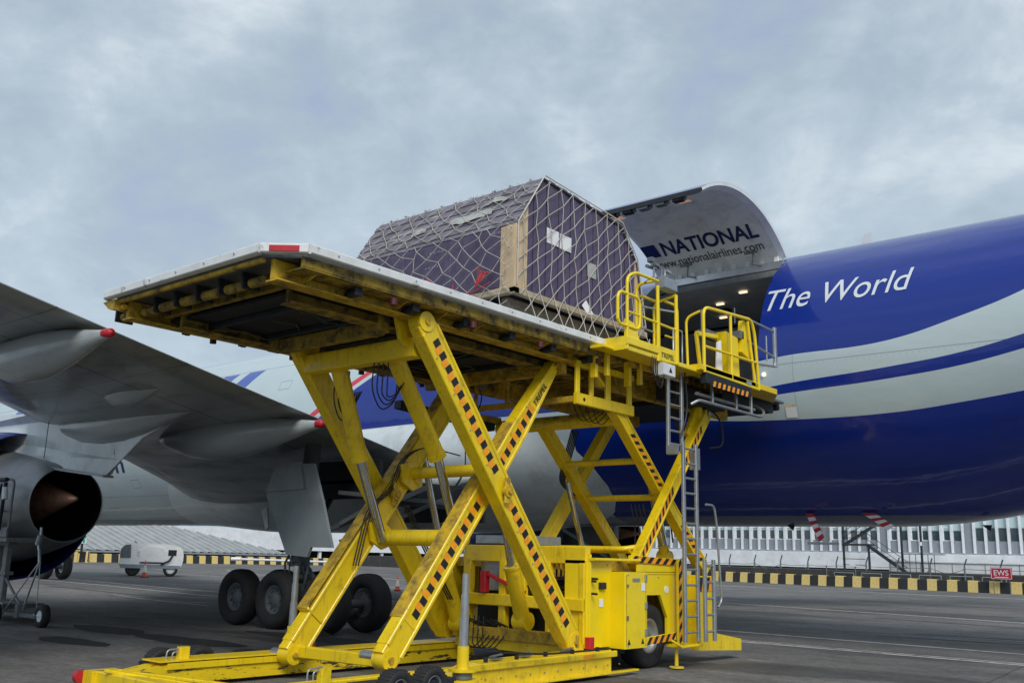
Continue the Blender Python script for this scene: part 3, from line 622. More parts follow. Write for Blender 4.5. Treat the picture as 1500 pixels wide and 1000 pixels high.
# landing gear
def wheel(name,c,r,w,parent,hub=None,n=44):
    x,y,z=c; b_=B(); h=w/2
    b_.lathe([(-h*.55,r*.50),(-h*.9,r*.60),(-h,r*.76),(-h*.88,r*.92),(-h*.6,r*.985),(0,r),(h*.6,r*.985),(h*.88,r*.92),(h,r*.76),(h*.9,r*.60),(h*.55,r*.50)],c,(0,1,0),n)
    o=b_.build(name,RUB,parent,fix=False)
    b_=B()
    for sg in (-1,1):
        b_.lathe([(sg*h*.56,r*.505),(sg*h*.62,r*.47),(sg*h*.42,r*.42),(sg*h*.35,r*.30),(sg*h*.5,r*.22),(sg*h*.62,r*.12),(sg*h*.62,0)],c,(0,1,0),28)
        for k in range(9):
            a=k*math.tau/9; p=Vector(c)+Vector((math.cos(a)*r*.34,sg*h*.38,math.sin(a)*r*.34)); b_.cyl(p,p+Vector((0,sg*.03,0)),r*.035,n=6)
    b_.build('rim',GEARG if hub is None else hub,o,fix=False); return o
def bogie(x,y,ztop_,sg=1):
    for dx in (-1.45,0,1.65):
        for dy in (0,1.13): wheel('wheel',(x+dx,y+dy,.62),.62,.46,air)
    b_=B(); b_.cyl((x-1.5,y+.55,.62),(x+1.5,y+.55,.62),.13); 
    for dx in (-1.45,0,1.65): b_.cyl((x+dx,y+.05,.6),(x+dx,y+1.05,.6),.09)
    b_.cyl((x,y+.55,.6),(x-.1,y+.6,1.5),.14); b_.cyl((x-.1,y+.6,1.4),(x-.3,y+.9,ztop_),.20)
    b_.beam((x+.35,y+.55,.8),(x+.1,y+.55,1.35),.10,.08); b_.beam((x+.55,y+.55,1.05),(x+.05,y+.6,1.45),.08,.08); b_.cyl((x+.1,y+.3,1.1),(x+.1,y+.8,1.1),.09)
    for k in range(7):
        a=random.uniform(-.25,.25); b_.tube([(x+a,y+.45+random.uniform(-.1,.2),1.9),(x+a*2+.1,y+.35,1.4),(x+a*1.5,y+.4,.85)],.018)
    b_.beam((x-.1,y+.6,1.9),(x+1.9,y+sg*2.6,3.2),.12,.12); b_.beam((x-.1,y+.6,1.6),(x-1.4,y+sg*2.6,3.3),.12,.12)
    for dz in (0,.13,.26,.39): b_.box(x+.16,x+.42,y+.2,y+.23,1.25+dz,1.27+dz)
    return b_.build('landing_gear',GEARG,air)
bogie(-17.95,13.35,4.3); bogie(-19.4,28.0,4.3,-1)
# gear door plate with folded upper flap
b_=B(); P=[(-18.48,3.62),(-17.15,3.58),(-16.75,2.75),(-16.33,1.76),(-17.05,1.76),(-17.15,1.55),(-17.89,1.59),(-18.8,2.91)]
b_.prism([(x,13.42,z) for x,z in P],(0,.07,0)); gd=b_.build('gear_door',DOORP,air)
b_=B(); b_.prism([(-18.4,13.36,3.66),(-17.55,13.36,3.62),(-17.35,13.36,3.02),(-18.75,13.36,2.98)],(0,.055,0)); b_.build('door_flap',DOORP,gd)
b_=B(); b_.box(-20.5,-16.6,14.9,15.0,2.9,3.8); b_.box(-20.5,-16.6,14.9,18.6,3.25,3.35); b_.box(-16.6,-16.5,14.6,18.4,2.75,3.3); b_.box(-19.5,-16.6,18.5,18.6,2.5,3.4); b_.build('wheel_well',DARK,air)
for (a,c) in (((-17.3,14.3,3.0),(-15.9,16.5,2.85)),((-17.5,14.6,1.9),(-16.0,16.6,3.0)),((-17.3,14.4,2.3),(-16.2,15.8,3.4))):
    b_=B(); b_.beam(a,c,.10,.10); b_.build('side_brace',GEARG,air)
# nose gear
for dy in (-.45,.45): wheel('wheel',(-47.6,22.1+dy,.60),.60,.40,air,hub=STL)
b_=B(); b_.cyl((-47.6,21.7,.6),(-47.6,22.5,.6),.1); b_.cyl((-47.6,22.1,.6),(-47.3,22.1,3.2),.14); b_.build('nose_strut',GEARG,air)
# belly blade antennas striped red and white
def striped(L,Q,k=7):
    b_=B()
    for i in range(k):
        t0,t1=i/k,(i+1)/k; f=lambda P,Q,t_:((P[0]+(Q[0]-P[0])*t_)*.954,20.8,1.7+(P[1]+(Q[1]-P[1])*t_-1.7)*.954)
        b_.prism([f(*L,t0),f(*Q,t0),f(*Q,t1),f(*L,t1)],(0,.05,0),i%2)
    b_.build('striped_antenna',[SRED,FAIR],air)
striped(((-9.42,2.84),(-9.12,2.21)),((-9.24,2.84),(-9.01,2.30)))
striped(((-8.10,2.84),(-7.55,2.47)),((-7.80,2.84),(-7.40,2.56)),6)
for x in (-9.9,-5.6): b_=B(); b_.prism([(x,21.8,2.58),(x+.2,21.8,2.58),(x+.16,21.8,2.45)],(0,.03,0)); b_.build('drain_fin',DARK,air)

# ------------------------------------------------------------------ cargo loader
ld=root('cargo_loader',(-10,9,0),'tall yellow scissor lift cargo loader raised to the aircraft door','cargo loader')
XN,XF=-8.42,-12.5
def pb(name,m,fn,par=None):
    b_=B(); fn(b_); return b_.build(name,m,par or ld)
# deck -------------------------------------------------
pb('deck_plate',[GRYM],lambda b:b.prism([(XF+.1,6.35,4.93),(XF+.3,6.05,4.93),(XN-.5,6.05,4.93),(XN-.12,6.4,4.93),(XN-.12,12.75,4.93),(XF+.1,12.75,4.93)],(0,0,.055)))
# white bumper rails with chamfered corners
b_=B()
def rail(a,c,zt=5.05,h=.11,w=.10): b_.beam((a[0],a[1],zt-h/2),(c[0],c[1],zt-h/2),w,h)
rail((XN,6.32),(XN,12.72)); rail((XN-.42,5.98),(XF+.15,5.98),zt=5.05); rail((XF,6.2),(XF,12.75)); rail((XF+.15,5.98),(XF,6.2)); rail((XN-.42,5.98),(XN,6.32))
br=b_.build('bumper_rail',WHT,ld)
d=Vector((.42,.34,0)).normalized(); nrm=Vector((d.y,-d.x,0))
b_=B(); c0=Vector((XN-.42,5.98,4.985))+nrm*.056; b_.beam(c0+d*.10,c0+d*.44,.014,.07); b_.build('red_reflector',RED,br)
b_=B()
for y in [6.7+.62*k for k in range(10)]: b_.cyl((XN+.048,y,5.0),(XN+.058,y,5.0),.012,n=8)
for x in [-9.3-.62*k for k in range(5)]: b_.cyl((x,5.928,5.0),(x,5.918,5.0),.012,n=8)
b_.build('rail_bolt',STL,br)
for k in range(4):
    x=-9.9-.62*k; pb('red_cargo_stop',RED,lambda b:b.prism([(x,6.15,5.04),(x+.12,6.15,5.04),(x+.06,6.15,5.13)],(0,.06,0)))
for y in (8.2,): pb('red_cargo_stop',RED,lambda b:b.prism([(XN-.1,y,5.04),(XN-.1,y+.12,5.04),(XN-.1,y+.06,5.12)],(.05,0,0)))
pb('guide_rail',YELD,lambda b:(b.box(-12.2,-9.1,6.05,6.11,5.03,5.055),b.box(XN-.16,XN-.1,6.8,9.5,5.03,5.055)))
# side structures: lip, inner girder, outrigger brackets
for (xa,s_) in ((XN-.06,-1),(XF+.06,1)):
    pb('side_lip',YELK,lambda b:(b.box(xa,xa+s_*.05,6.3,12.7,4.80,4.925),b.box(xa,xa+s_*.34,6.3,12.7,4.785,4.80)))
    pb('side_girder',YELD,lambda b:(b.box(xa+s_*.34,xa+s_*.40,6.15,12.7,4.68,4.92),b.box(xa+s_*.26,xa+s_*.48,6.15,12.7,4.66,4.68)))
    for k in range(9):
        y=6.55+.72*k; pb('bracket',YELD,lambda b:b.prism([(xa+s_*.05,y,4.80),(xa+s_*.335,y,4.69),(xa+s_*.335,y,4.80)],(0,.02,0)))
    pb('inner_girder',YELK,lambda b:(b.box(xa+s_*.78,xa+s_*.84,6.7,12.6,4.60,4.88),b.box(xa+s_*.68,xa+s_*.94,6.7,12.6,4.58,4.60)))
    for k in range(6):
        y=7.2+.95*k; pb('roller_bracket',DARK,lambda b:(b.cyl((xa+s_*.10,y,4.72),(xa+s_*.30,y,4.72),.05,n=12),b.box(xa+s_*.08,xa+s_*.12,y-.06,y+.06,4.68,4.80)))
    for k in range(4): 
        y=7.7+1.45*k; pb('lock_lug',mat('maroon_cap',(.08,.01,.02),.5) if k==0 and s_==-1 else bpy.data.materials['maroon_cap'],lambda b:b.cyl((xa+s_*.02,y,4.74),(xa+s_*.02+.001,y,4.66),.05,n=10))
# rear underside: end rollers
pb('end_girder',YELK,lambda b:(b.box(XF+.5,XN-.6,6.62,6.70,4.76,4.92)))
pb('end_plate',YELD,lambda b:b.box(XF+.25,XN-.5,6.04,6.10,4.87,4.925))
x=-9.15
while x>-12.2:
    L_=.36; pb('end_roller',YELK,lambda b:b.cyl((x,6.34,4.78),(x-L_,6.34,4.78),.062,n=16))
    pb('roller_hanger',DARK,lambda b:b.box(x-L_-.09,x-L_-.05,6.25,6.5,4.72,4.92)); x-=.5
pb('corner_bracket',YELD,lambda b:(b.prism([(-12.48,6.0,4.92),(-12.30,6.0,4.80),(-12.15,6.0,4.78),(-12.15,6.0,4.92)],(0,.2,0)),b.cyl((-12.2,6.1,4.82),(-12.05,6.1,4.82),.04)))
pb('belly_pan',DARK,lambda b:b.box(-12.0,-9.0,6.75,12.6,4.72,4.76))
for k in range(7):
    y=7.1+.86*k; pb('cross_member',DARK,lambda b:b.box(-11.9,-9.3,y,y+.06,4.64,4.72))
# loose cables below the pan
rnd=random.Random(3); b_=B()
for k in range(26):
    x0=rnd.uniform(-11.8,-9.5); y0=rnd.uniform(6.9,11.6); L_=rnd.uniform(.5,1.8)
    pts=[(x0+rnd.uniform(-.15,.15)*j,y0+L_*j/4,4.68-.06*rnd.random()) for j in range(5)]; b_.tube(pts,.012,6)
stuff(b_.build('under_deck_cables',mat('cable_grey',(.07,.07,.07),.5),ld))
# scissor arms: A and B near pair, C and D far pair ----------------
def perp(p,q):
    d=(Vector(q)-Vector(p)); d.x=0; d.normalize(); return Vector((0,-d.z,d.y))
def arm(x,p,q,w,t,name,m,tape=None,taper=None,text=None):
    """box beam in the plane x; p,q (y,z)"""
    P=Vector((x,*p)); Q=Vector((x,*q)); d=(Q-P); L_=d.length; d.normalize(); n_=Vector((0,-d.z,d.y))
    b_=B()
    # box web with two flanges standing proud; ends rounded to pins
    a=.0
    if taper:
        T_=P+d*(L_*(1-taper)); b_.beam(P,T_,w,t*.86,(1,0,0)); b_.beam(T_,Q,w,t*.86,(1,0,0),w2=w*.42)
        for s_ in (-1,1): b_.beam(P+n_*s_*(w/2-.02)+d*.12,T_+n_*s_*(w/2-.02),.055,t,(1,0,0)); b_.beam(T_+n_*s_*(w/2-.02),Q+n_*s_*(w*.21-.02),.055,t,(1,0,0))
    else:
        b_.beam(P,Q,w,t*.86,(1,0,0))
        for s_ in (-1,1): b_.beam(P+n_*s_*(w/2-.02)+d*.12,Q+n_*s_*(w/2-.02)-d*.12,.055,t,(1,0,0))
    for E_,k_ in ((P,.40),(Q,.24 if taper else .40)): b_.cyl(E_-Vector((t*.5,0,0)),E_+Vector((t*.5,0,0)),w*k_,n=24)
    o=b_.build(name,m,ld)
    b_=B()
    for E_ in (P,Q): b_.cyl(E_-Vector((t*.5+.03,0,0)),E_+Vector((t*.5+.03,0,0)),.04,n=16)
    b_.build('pivot_pin',YELD,o)
    if tape:
        b_=B(); fx=Vector((x+t*.43+.004,0,0))
        for (a0,a1) in tape:
            k=0; s0=a0
            while s0<a1:
                e_=.098
                for mi,off,ww in ((k%2,(0.0,0),.060),):
                    c=P+d*(s0+e_/2)+n_*(.016 if k%2 else -.006); c=Vector((fx.x,c.y,c.z))
                    sk=.0
                    A1=c-d*e_/2-n_*ww; A2=c+d*e_/2-n_*ww; A3=c+d*e_/2+n_*ww; A4=c-d*e_/2+n_*ww
                    b_.quad(A1,A2,A3,A4,mi)
                s0+=e_; k+=1
        b_.build('hazard_tape',[BLK,ORG],o,fix=False)
    return o
A0,A1=(11.72,.50),(8.42,4.62)      # foot (front) -> top (rear)
B0,B1=(8.40,.42),(11.62,4.62)
armA=arm(-8.74,A0,A1,.335,.22,'scissor_arm',YEL,tape=[(.30,2.42),(2.95,4.95)])
armB=arm(-9.08,B0,B1,.32,.21,'scissor_arm',YEL,tape=[(.62,2.55),(3.0,4.35)],taper=.26)
_P=Vector((0,*B0)); _Q=Vector((0,*B1)); _d=(_Q-_P).normalized(); _n=Vector((0,-_d.z,_d.y))
_tm=lambda u,v:Vector((-9.08+.105,0,0))+_P+_d*u+_n*v
text_on('maker_lettering','TREPEL',_tm,4.42,4.86,-.04,.09,BLK,armB,shear=.15,bold=.012)
C0=(8.42,.32)
armC=arm(-10.98,C0,B1,.32,.22,'scissor_arm',YEL)
armD=arm(-11.27,A0,A1,.33,.21,'scissor_arm',YEL)
# side flanges with grime on upper face of B and C
for o_,x in ((armB,-9.10),(armC,-10.98)):
    P=Vector((x,*B0)); Q=Vector((x,*B1)); d=(Q-P).normalized(); n_=Vector((0,-d.z,d.y))
    b_=B(); b_.beam(P+n_*.172+d*.5,Q+n_*.172-d*(1.4 if x>-10 else .5),.012,.22,(1,0,0)); b_.build('grimy_flange',YELD,o_)
    b_=B(); b_.beam(P+d*.50,P+d*.53,.345,.235,(1,0,0)); b_.build('collar',YEL,o_)
# mid pivots
for x,dx in ((-8.60,.05),(-10.84,.05)):
    P=Vector((x,10.06,2.56)); b_=B(); b_.cyl(P,P+Vector((dx,0,0)),.085,n=20); b_.cyl(P+Vector((dx,0,0)),P+Vector((dx+.03,0,0)),.04,n=6); b_.box(x,x+.03,10.0,10.1,2.4,2.74); b_.build('pivot_cap',YELD,ld)
pt=lambda p,q,t_:(p[0]+(q[0]-p[0])*t_,p[1]+(q[1]-p[1])*t_)
# cross tubes between the arms
def xt(name,y,z,r,x0=-10.9,x1=-9.2,m=YEL):
    b_=B(); b_.cyl((x0,y,z),(x1,y,z),r,n=24); return b_.build(name,m,ld)
c1=pt(B0,B1,.575); c2=pt(B0,B1,.375)
xt('cross_tube',c1[0]+.16,c1[1]+.07,.09); xt('cross_tube',c2[0]+.28,c2[1]-.08,.115)
for y,z,r_ in ((c1[0]+.08,c1[1]+.02,.12),(c2[0]+.16,c2[1]-.04,.13)):
    for x in (-10.84,-9.30):
        b_=B(); b_.prism([(x,y-.22,z+.16),(x,y+.02,z+.22),(x,y+.24,z+.06),(x,y+.26,z-.14),(x,y+.06,z-.22),(x,y-.16,z-.1)],(.05,0,0)); b_.cyl((x+.05,y+.13,z-.06),(x+.08,y+.13,z-.06),.05,n=12); b_.build('tube_lug',YEL,ld)
pb('foot_crossbeam',YEL,lambda b:b.beam((-10.9,8.52,.36),(-9.15,8.52,.38),.13,.15))
pb('foot_pin',STL,lambda b:(b.cyl((-9.6,8.5,.43),(-9.2,8.5,.43),.06),b.cyl((-11.3,8.4,.30),(-11.1,8.4,.30),.09)))
# top cross beams
pb('top_crossbeam',YEL,lambda b:(b.beam((-11.2,8.56,4.34),(-8.9,8.56,4.34),.20,.27)))
pb('deck_crossbeam',YELK,lambda b:(b.beam((-11.3,8.15,4.56),(-9.2,8.15,4.56),.12,.20),b.box(-9.4,-9.15,8.05,8.25,4.5,4.9),b.box(-11.55,-11.35,8.05,8.25,4.5,4.9)))
pb('front_crossbeam',YELD,lambda b:(b.beam((-11.9,11.7,4.60),(-8.9,11.7,4.60),.14,.22)))
for x in (-9.05,-11.25):
    pb('hinge_ear',YEL,lambda b:b.prism([(x,8.2,4.72),(x,8.75,4.72),(x,8.68,4.45),(x,8.5,4.30),(x,8.3,4.42)],(.06,0,0)))
# lift cylinders
def lift(x,top,mid,bot,r,rr,m=YEL):
    b_=B(); b_.cyl((x,*top),(x,*mid),r,r*.94,n=24); b_.cyl((x,*pt(mid,top,.0)),(x,*pt(mid,top,.05)),r*1.06,n=24); b_.cyl((x-.12,*top),(x+.12,*top),r*1.1,n=20)
    b_.cyl((x+r*.9,*pt(top,mid,.15)),(x+r*.9,*pt(top,mid,.55)),.018,n=8)
    o=b_.build('lift_cylinder',m,ld)
    b_=B(); b_.cyl((x,*mid),(x,*bot),rr,n=20); b_.build('piston_rod',CHR,o); return o
lift(-9.62,(8.78,4.35),(9.72,3.02),(10.28,1.72),.125,.068)
lift(-10.72,(8.70,4.35),(9.24,2.98),(9.76,1.86),.125,.068)
lift(-9.45,(11.5,.75),(11.2,1.55),(10.7,3.35),.12,.06)
lift(-10.95,(11.7,.62),(11.35,1.4),(10.75,3.2),.12,.055)
# hydraulic hoses
def hose(name,sets,r=.010):
    b_=B()
    for pts in sets: b_.tube(pts,r,7,rad=.25)
    return b_.build(name,HOSE,ld)
def loop(x,y,z,dy,dz,k):
    return [[(x+.05*i,y+.04*i,z),(x+.05*i,y-.03+.05*i,z-dz*.6-.03*i),(x+.05*i,y+dy*.4+.02*i,z-dz+.07*i),(x+.05*i,y+dy-.02*i,z-dz*.75+.05*i),(x+.05*i,y+dy+.02,z-dz*.35)] for i in range(k)]
hose('hydraulic_hose',loop(-10.8,8.75,4.25,.35,.75,4)); hose('hydraulic_hose',loop(-9.7,8.5,4.25,.42,.70,4))
hose('hydraulic_hose',[[(-10.82,9.3+.05*i,1.5),(-10.82,9.5+.05*i,2.35),(-10.82,9.95+.04*i,2.62),(-10.82,10.1+.04*i,3.1),(-10.82,10.6,3.35),(-10.3,10.9,3.2)] for i in range(3)])
hose('hydraulic_hose',[[(-10.82,10.25+.05*i,2.4),(-10.82,10.6+.05*i,1.9),(-10.82,11.3+.05*i,1.0)] for i in range(3)],.013)
hose('hydraulic_hose',[[(-10.4,10.8+.05*i,2.6),(-10.4,11.15,3.0),(-10.4,11.1,3.45),(-10.4,11.5,4.2),(-10.9,11.9,4.5)] for i in range(2)])
hose('hydraulic_hose',[[(-9.2,11.78,.9+.05*i),(-9.05,11.70,.55),(-8.85,11.72,.42-.03*i)] for i in range(3)])
hose('hydraulic_hose',[[(-10.9+.1*i,11.8,.75),(-10.75+.1*i,11.6,.30),(-10.5+.1*i,11.6,.28),(-10.35+.1*i,11.8,.6)] for i in range(5)])
hose('hydraulic_hose',[[(-8.3,9.35,.55),(-8.24,9.5,.56),(-8.24,9.6,.50),(-8.24,10.5,.43),(-8.24,12.0,.42)]],.014)
# chassis ----------------------------------------------
def side_rail(x0,x1,name,ya,m=YEL):
    b_=B(); h=.40
    zt_=.38 if x0>-10 else .31
    b_.prism([(x0,ya,.05),(x0,12.3,.05),(x0,12.3,zt_),(x0,ya+.55,zt_-.02),(x0,ya,.2)],(x1-x0,0,0)); o=b_.build(name,m,ld)
    return o
r1=side_rail(-8.75,-8.40,'chassis_rail',8.9); 
pb('rail_flange',YEL,lambda b:(b.box(-8.40,-8.30,8.9,12.9,.05,.08),b.box(-8.40,-8.36,8.95,12.4,.28,.365)),r1)
r2=side_rail(-11.52,-11.14,'chassis_rail',6.2,YELR)
pb('rail_top_plate',YEL,lambda b:(b.box(-11.55,-11.10,6.6,12.3,.312,.33),b.box(-11.14,-11.11,6.7,12.3,.22,.30)),r2)
r3=pb('chassis_rail',YEL,lambda b:(b.box(-8.95,-8.78,5.9,9.6,.12,.28)))
pb('rear_crossbeam',YEL,lambda b:(b.box(-11.5,-8.6,5.98,6.13,.08,.23),b.box(-11.66,-11.45,5.92,6.3,.06,.23)))
pb('red_bumper',RED,lambda b:b.cyl((-11.74,5.90,.15),(-11.66,5.90,.15),.075,n=16))
pb('folding_step',YEL,lambda b:(b.beam((-11.2,5.95,.26),(-10.2,6.5,.16),.05,.04),b.beam((-11.1,6.25,.22),(-10.1,6.9,.14),.05,.04)))
for (x,y) in ((-11.3,7.0),(-8.7,7.15)):
    pb('lifting_eye',YEL,lambda b:b.box(x-.05,x+.05,y-.06,y+.08,(.32 if x<-10 else .26),(.47 if x<-10 else .44)))
    pb('wire_loop',STL,lambda b:(b.tube([(x,y-.22,.32),(x,y-.22,.44),(x,y-.02,.45)],.010,8,rad=.06),b.tube([(x,y-.14,.32),(x,y-.14,.41),(x,y-.02,.41)],.010,8,rad=.05)))
def jack(x,y):
    j=pb('stabiliser_jack',STL,lambda b:(b.cyl((x,y,.62),(x,y,.95),.056,n=20),b.cyl((x,y,.95),(x,y,1.22),.048,n=20),b.cyl((x,y,1.22),(x,y,1.47),.040,n=20)))
    b_=B(); b_.cyl((x,y,.30),(x,y,.62),.072,n=20); b_.cyl((x,y,.33),(x,y,.36),.17,n=24); b_.cyl((x,y,.20),(x,y,.24),.2,n=24); b_.build('jack_collar',YEL,j)
    b_=B(); b_.cyl((x,y,.25),(x,y,.32),.12,n=20); b_.cyl((x,y,.02),(x,y,.05),.18,n=24); b_.cyl((x,y,.05),(x,y,.2),.05,n=12); b_.build('jack_foot',GRYM,j)
jack(-8.2,8.86); jack(-11.72,9.0)
def lwheel(x,y,z,r,w,hubm,name='chassis_wheel',tread=True):
    b_=B(); h=w/2
    b_.lathe([(-h*.8,r*.52),(-h,r*.66),(-h,r*.86),(-h*.85,r*.97),(-h*.5,r),(h*.5,r),(h*.85,r*.97),(h,r*.86),(h,r*.66),(h*.8,r*.52)],(x,y,z),(1,0,0),40)
    if tread:
        for k in range(30):
            a=k*math.tau/30; c,s_=math.cos(a),math.sin(a)
            b_.beam((x-h*.9,y+c*(r*.995),z+s_*(r*.995)),(x+h*.9,y+math.cos(a+.08)*(r*.995),z+math.sin(a+.08)*(r*.995)),r*.06,r*.035,(0,c,s_),ch=.001)
    o=b_.build(name,RUB,ld,fix=False)
    b_=B()
    for s_ in (-1,1): b_.lathe([(s_*h*.82,r*.54),(s_*h*.9,r*.50),(s_*h*.55,r*.44),(s_*h*.30,r*.34),(s_*h*.35,r*.20),(s_*h*.62,r*.17),(s_*h*.62,0)],(x,y,z),(1,0,0),28)
    for k in range(8):
        a=k*math.tau/8; p=Vector((x+h*.32,y+math.cos(a)*r*.27,z+math.sin(a)*r*.27)); b_.cyl(p,p+Vector((.03,0,0)),r*.03,n=6)
    b_.build('rim',hubm,o,fix=False); return o
lwheel(-8.22,7.78,.215,.215,.22,GRYM); lwheel(-8.22,8.32,.215,.215,.22,GRYM)
lwheel(-11.72,6.95,.215,.215,.2,GRYM); lwheel(-11.72,7.5,.215,.215,.2,GRYM)
pb('axle_beam',DARK,lambda b:(b.box(-8.6,-8.15,7.4,8.7,.10,.28),b.box(-11.8,-11.4,6.7,7.8,.10,.28)))
lwheel(-8.78,13.72,.50,.50,.36,STL,tread=False); lwheel(-11.6,13.72,.50,.50,.36,STL,tread=False)
for y in (9.75,10.35,11.3):
    pb('tie_down_cleat',GRYM,lambda b:(b.box(-8.60,-8.46,y,y+.16,.385,.40),b.beam((-8.52,y-.02,.42),(-8.52,y+.2,.44),.05,.02)),r1)
for y in (9.3,9.9,10.5,11.1,11.7): pb('pipe_clip',BLK,lambda b:b.box(-8.27,-8.22,y,y+.05,.40,.46),r1)
pb('orange_marker',ORG,lambda b:b.box(-8.358,-8.355,11.55,11.8,.30,.35),r1)
b_=B()
for k in range(12): b_.cyl((-8.40,9.2+.3*k,.17),(-8.385,9.2+.3*k,.17),.012,n=6)
b_.build('bolt_row',STL,r1)
b_=B()
for (y,z) in ((12.6,1.46),(13.08,1.46),(12.6,.42),(13.08,.42),(13.25,1.42),(13.8,1.42),(14.4,1.42),(14.4,.6),(11.98,1.6),(12.45,1.6)):
    x_=-8.30 if 12.5<y<13.15 else (-8.51 if y>13.2 else -8.58); b_.cyl((x_,y,z),(x_+.012,y,z),.012,n=6)
b_.build('panel_screws',STL,ld)
for x_,A_,B_ in ((-8.63,A0,A1),(-8.975,B0,B1)):
    _P=Vector((x_,*A_)); _Q=Vector((x_,*B_)); _d=(_Q-_P).normalized(); _n=Vector((0,-_d.z,_d.y))
    b_=B()
    for k in range(9):
        c=_P+_d*(.4+.55*k)+_n*.125; b_.cyl(c,c+Vector((.014,0,0)),.011,n=6)
    b_.build('arm_bolts',STL,ld)
# front body : bulkhead frame facing the rear
pb('bulkhead_beam',YEL,lambda b:b.box(-11.1,-8.62,11.92,12.06,1.60,1.86))
pb('bulkhead_beam',YEL,lambda b:b.box(-11.05,-8.62,11.86,12.0,.92,1.10))
pb('bulkhead_beam',YEL,lambda b:b.box(-11.1,-8.62,11.80,12.0,.26,.46))
pb('bulkhead_beam',YELD,lambda b:b.box(-11.1,-8.62,11.72,11.80,.42,.60))
for x,w in ((-11.08,.16),(-10.30,.14),(-9.98,.22),(-9.35,.08),(-8.72,.10)):
    pb('bulkhead_post',YEL,lambda b:b.box(x,x+w,11.90,12.03,.30,1.62))
pb('bulkhead_panel',YEL,lambda b:b.box(-10.1,-9.35,12.08,12.11,1.12,1.6)); pb('cabinet_door',STL,lambda b:b.box(-10.85,-10.36,12.09,12.12,1.14,1.60))
pb('engine_bay',DARK,lambda b:(b.box(-11.0,-8.75,12.2,13.2,.25,1.5)))
pb('tank',STL,lambda b:b.box(-11.0,-9.9,12.1,13.0,1.88,2.02))
pb('control_box',GRYM,lambda b:b.box(-9.05,-8.78,11.93,11.99,.72,.90)); pb('hour_meter',BYEL,lambda b:b.box(-9.0,-8.93,11.915,11.93,.76,.82))
pb('red_lever',RED,lambda b:(b.beam((-10.55,11.86,1.42),(-9.75,11.9,1.14),.05,.055),b.box(-10.62,-10.50,11.8,11.92,1.12,1.45),b.box(-9.35,-9.12,11.8,11.9,1.12,1.38)))
for x in (-10.98,-8.95):
    b_=B(); b_.cyl((x,11.85,1.0),(x,11.86,1.0),.05,n=20); b_.build('round_label',PAPER,ld)
    b_=B(); b_.cyl((x,11.848,1.0),(x,11.852,1.0),.033,n=16); b_.build('label_symbol',mat('label_pink',(.5,.2,.2),.5),ld)
rnd=random.Random(9); b_=B()
for k in range(22):
    x=rnd.uniform(-9.9,-8.8); z=1.12+.02*k*.6; b_.tube([(x-.5,12.0,z),(x,11.96+rnd.uniform(0,.08),z+.04),(x+.45,12.02,z+.02)],.018,6)
for k in range(8):
    x=rnd.uniform(-10.9,-9.9); b_.tube([(x,11.78,.62),(x+.1,11.74,.68+.04*rnd.random()),(x+.3,11.76,.62)],.014,6)
stuff(b_.build('hose_bundle',HOSE,ld))
b_=B(); 
for k in range(7): b_.box(-9.62+.085*k,-9.58+.085*k,12.0,12.02,1.36,1.60)
b_.build('grille',YELD,ld)
# near side cabinets
pb('side_cabinet',YELC,lambda b:(b.box(-9.0,-8.58,11.92,12.58,.40,1.66),b.box(-8.66,-8.55,12.58-.62,12.0,.40,1.75)))
cb=pb('switch_cabinet',YELC,lambda b:b.box(-8.9,-8.30,12.52,13.14,.38,1.50))
pb('cabinet_seam',YELD,lambda b:(b.box(-8.298,-8.294,12.55,12.56,.42,1.46),b.box(-8.298,-8.294,13.09,13.10,.42,1.46)),cb)
pb('cabinet_hinge',STL,lambda b:[b.box(-8.30,-8.28,13.06,13.12,z,z+.10) for z in (.55,.95,1.36)] and None,cb)
pb('latch',GRYM,lambda b:(b.box(-8.30,-8.28,12.56,12.60,.80,.86),b.box(-8.30,-8.28,12.56,12.60,1.28,1.32)),cb)
pb('maker_plate',STL,lambda b:b.box(-8.298,-8.29,12.72,12.92,1.36,1.41),cb)
pb('emergency_stop',DARK,lambda b:(b.box(-8.58,-8.53,12.22,12.36,1.24,1.34)),None); pb('red_extinguisher',RED,lambda b:b.box(-8.60,-8.50,11.9,12.02,.40,.56))
for (y,z) in ((12.28,1.04),(13.02,1.28)):
    pb('warning_sticker',PAPER,lambda b:b.box(-8.575 if y<12.5 else -8.298,-8.57 if y<12.5 else -8.292,y-.05,y+.05,z-.06,z+.06))
def tri(y,z,x):
    b_=B(); b_.prism([(x,y-.04,z),(x,y+.04,z),(x,y,z+.08)],(.004,0,0)); b_.build('warning_triangle',BLK,ld)
tri(12.62,.44,-8.297); tri(13.0,.44,-8.297)
# front fender with wheel arch
P=[(13.16,1.46),(14.5,1.46),(14.5,.42),(14.08,.42),(14.08,.78),(13.86,1.14),(13.22,1.14),(13.16,1.10)]
fd=pb('fender',YELC,lambda b:b.prism([(-8.56,y,z) for y,z in P],(.05,0,0)))
pb('fender_top',YELC,lambda b:(b.box(-9.1,-8.5,13.16,14.5,1.46,1.50),b.box(-8.9,-8.45,11.95,13.2,1.66,1.70),b.box(-8.52,-8.49,13.16,14.5,1.50,1.62)))
pb('arch_liner',DARK,lambda b:(b.box(-9.1,-8.57,13.1,14.2,1.2,1.24),b.box(-9.2,-9.15,13.1,14.2,.2,1.2)))
b_=B(); b_.cyl((-8.51,14.05,1.22),(-8.50,14.05,1.22),.06,n=20); b_.build('round_label',PAPER,ld)
def hazbar(name,P,Q,w,t,up,k,par=None):
    P=Vector(P); Q=Vector(Q); d=(Q-P); L_=d.length; d.normalize(); up=Vector(up)
    o=pb(name,YELC,lambda b:b.beam(P,Q,w if abs(up.z)<.5 else t,t if abs(up.z)<.5 else w,up),par)
    return o
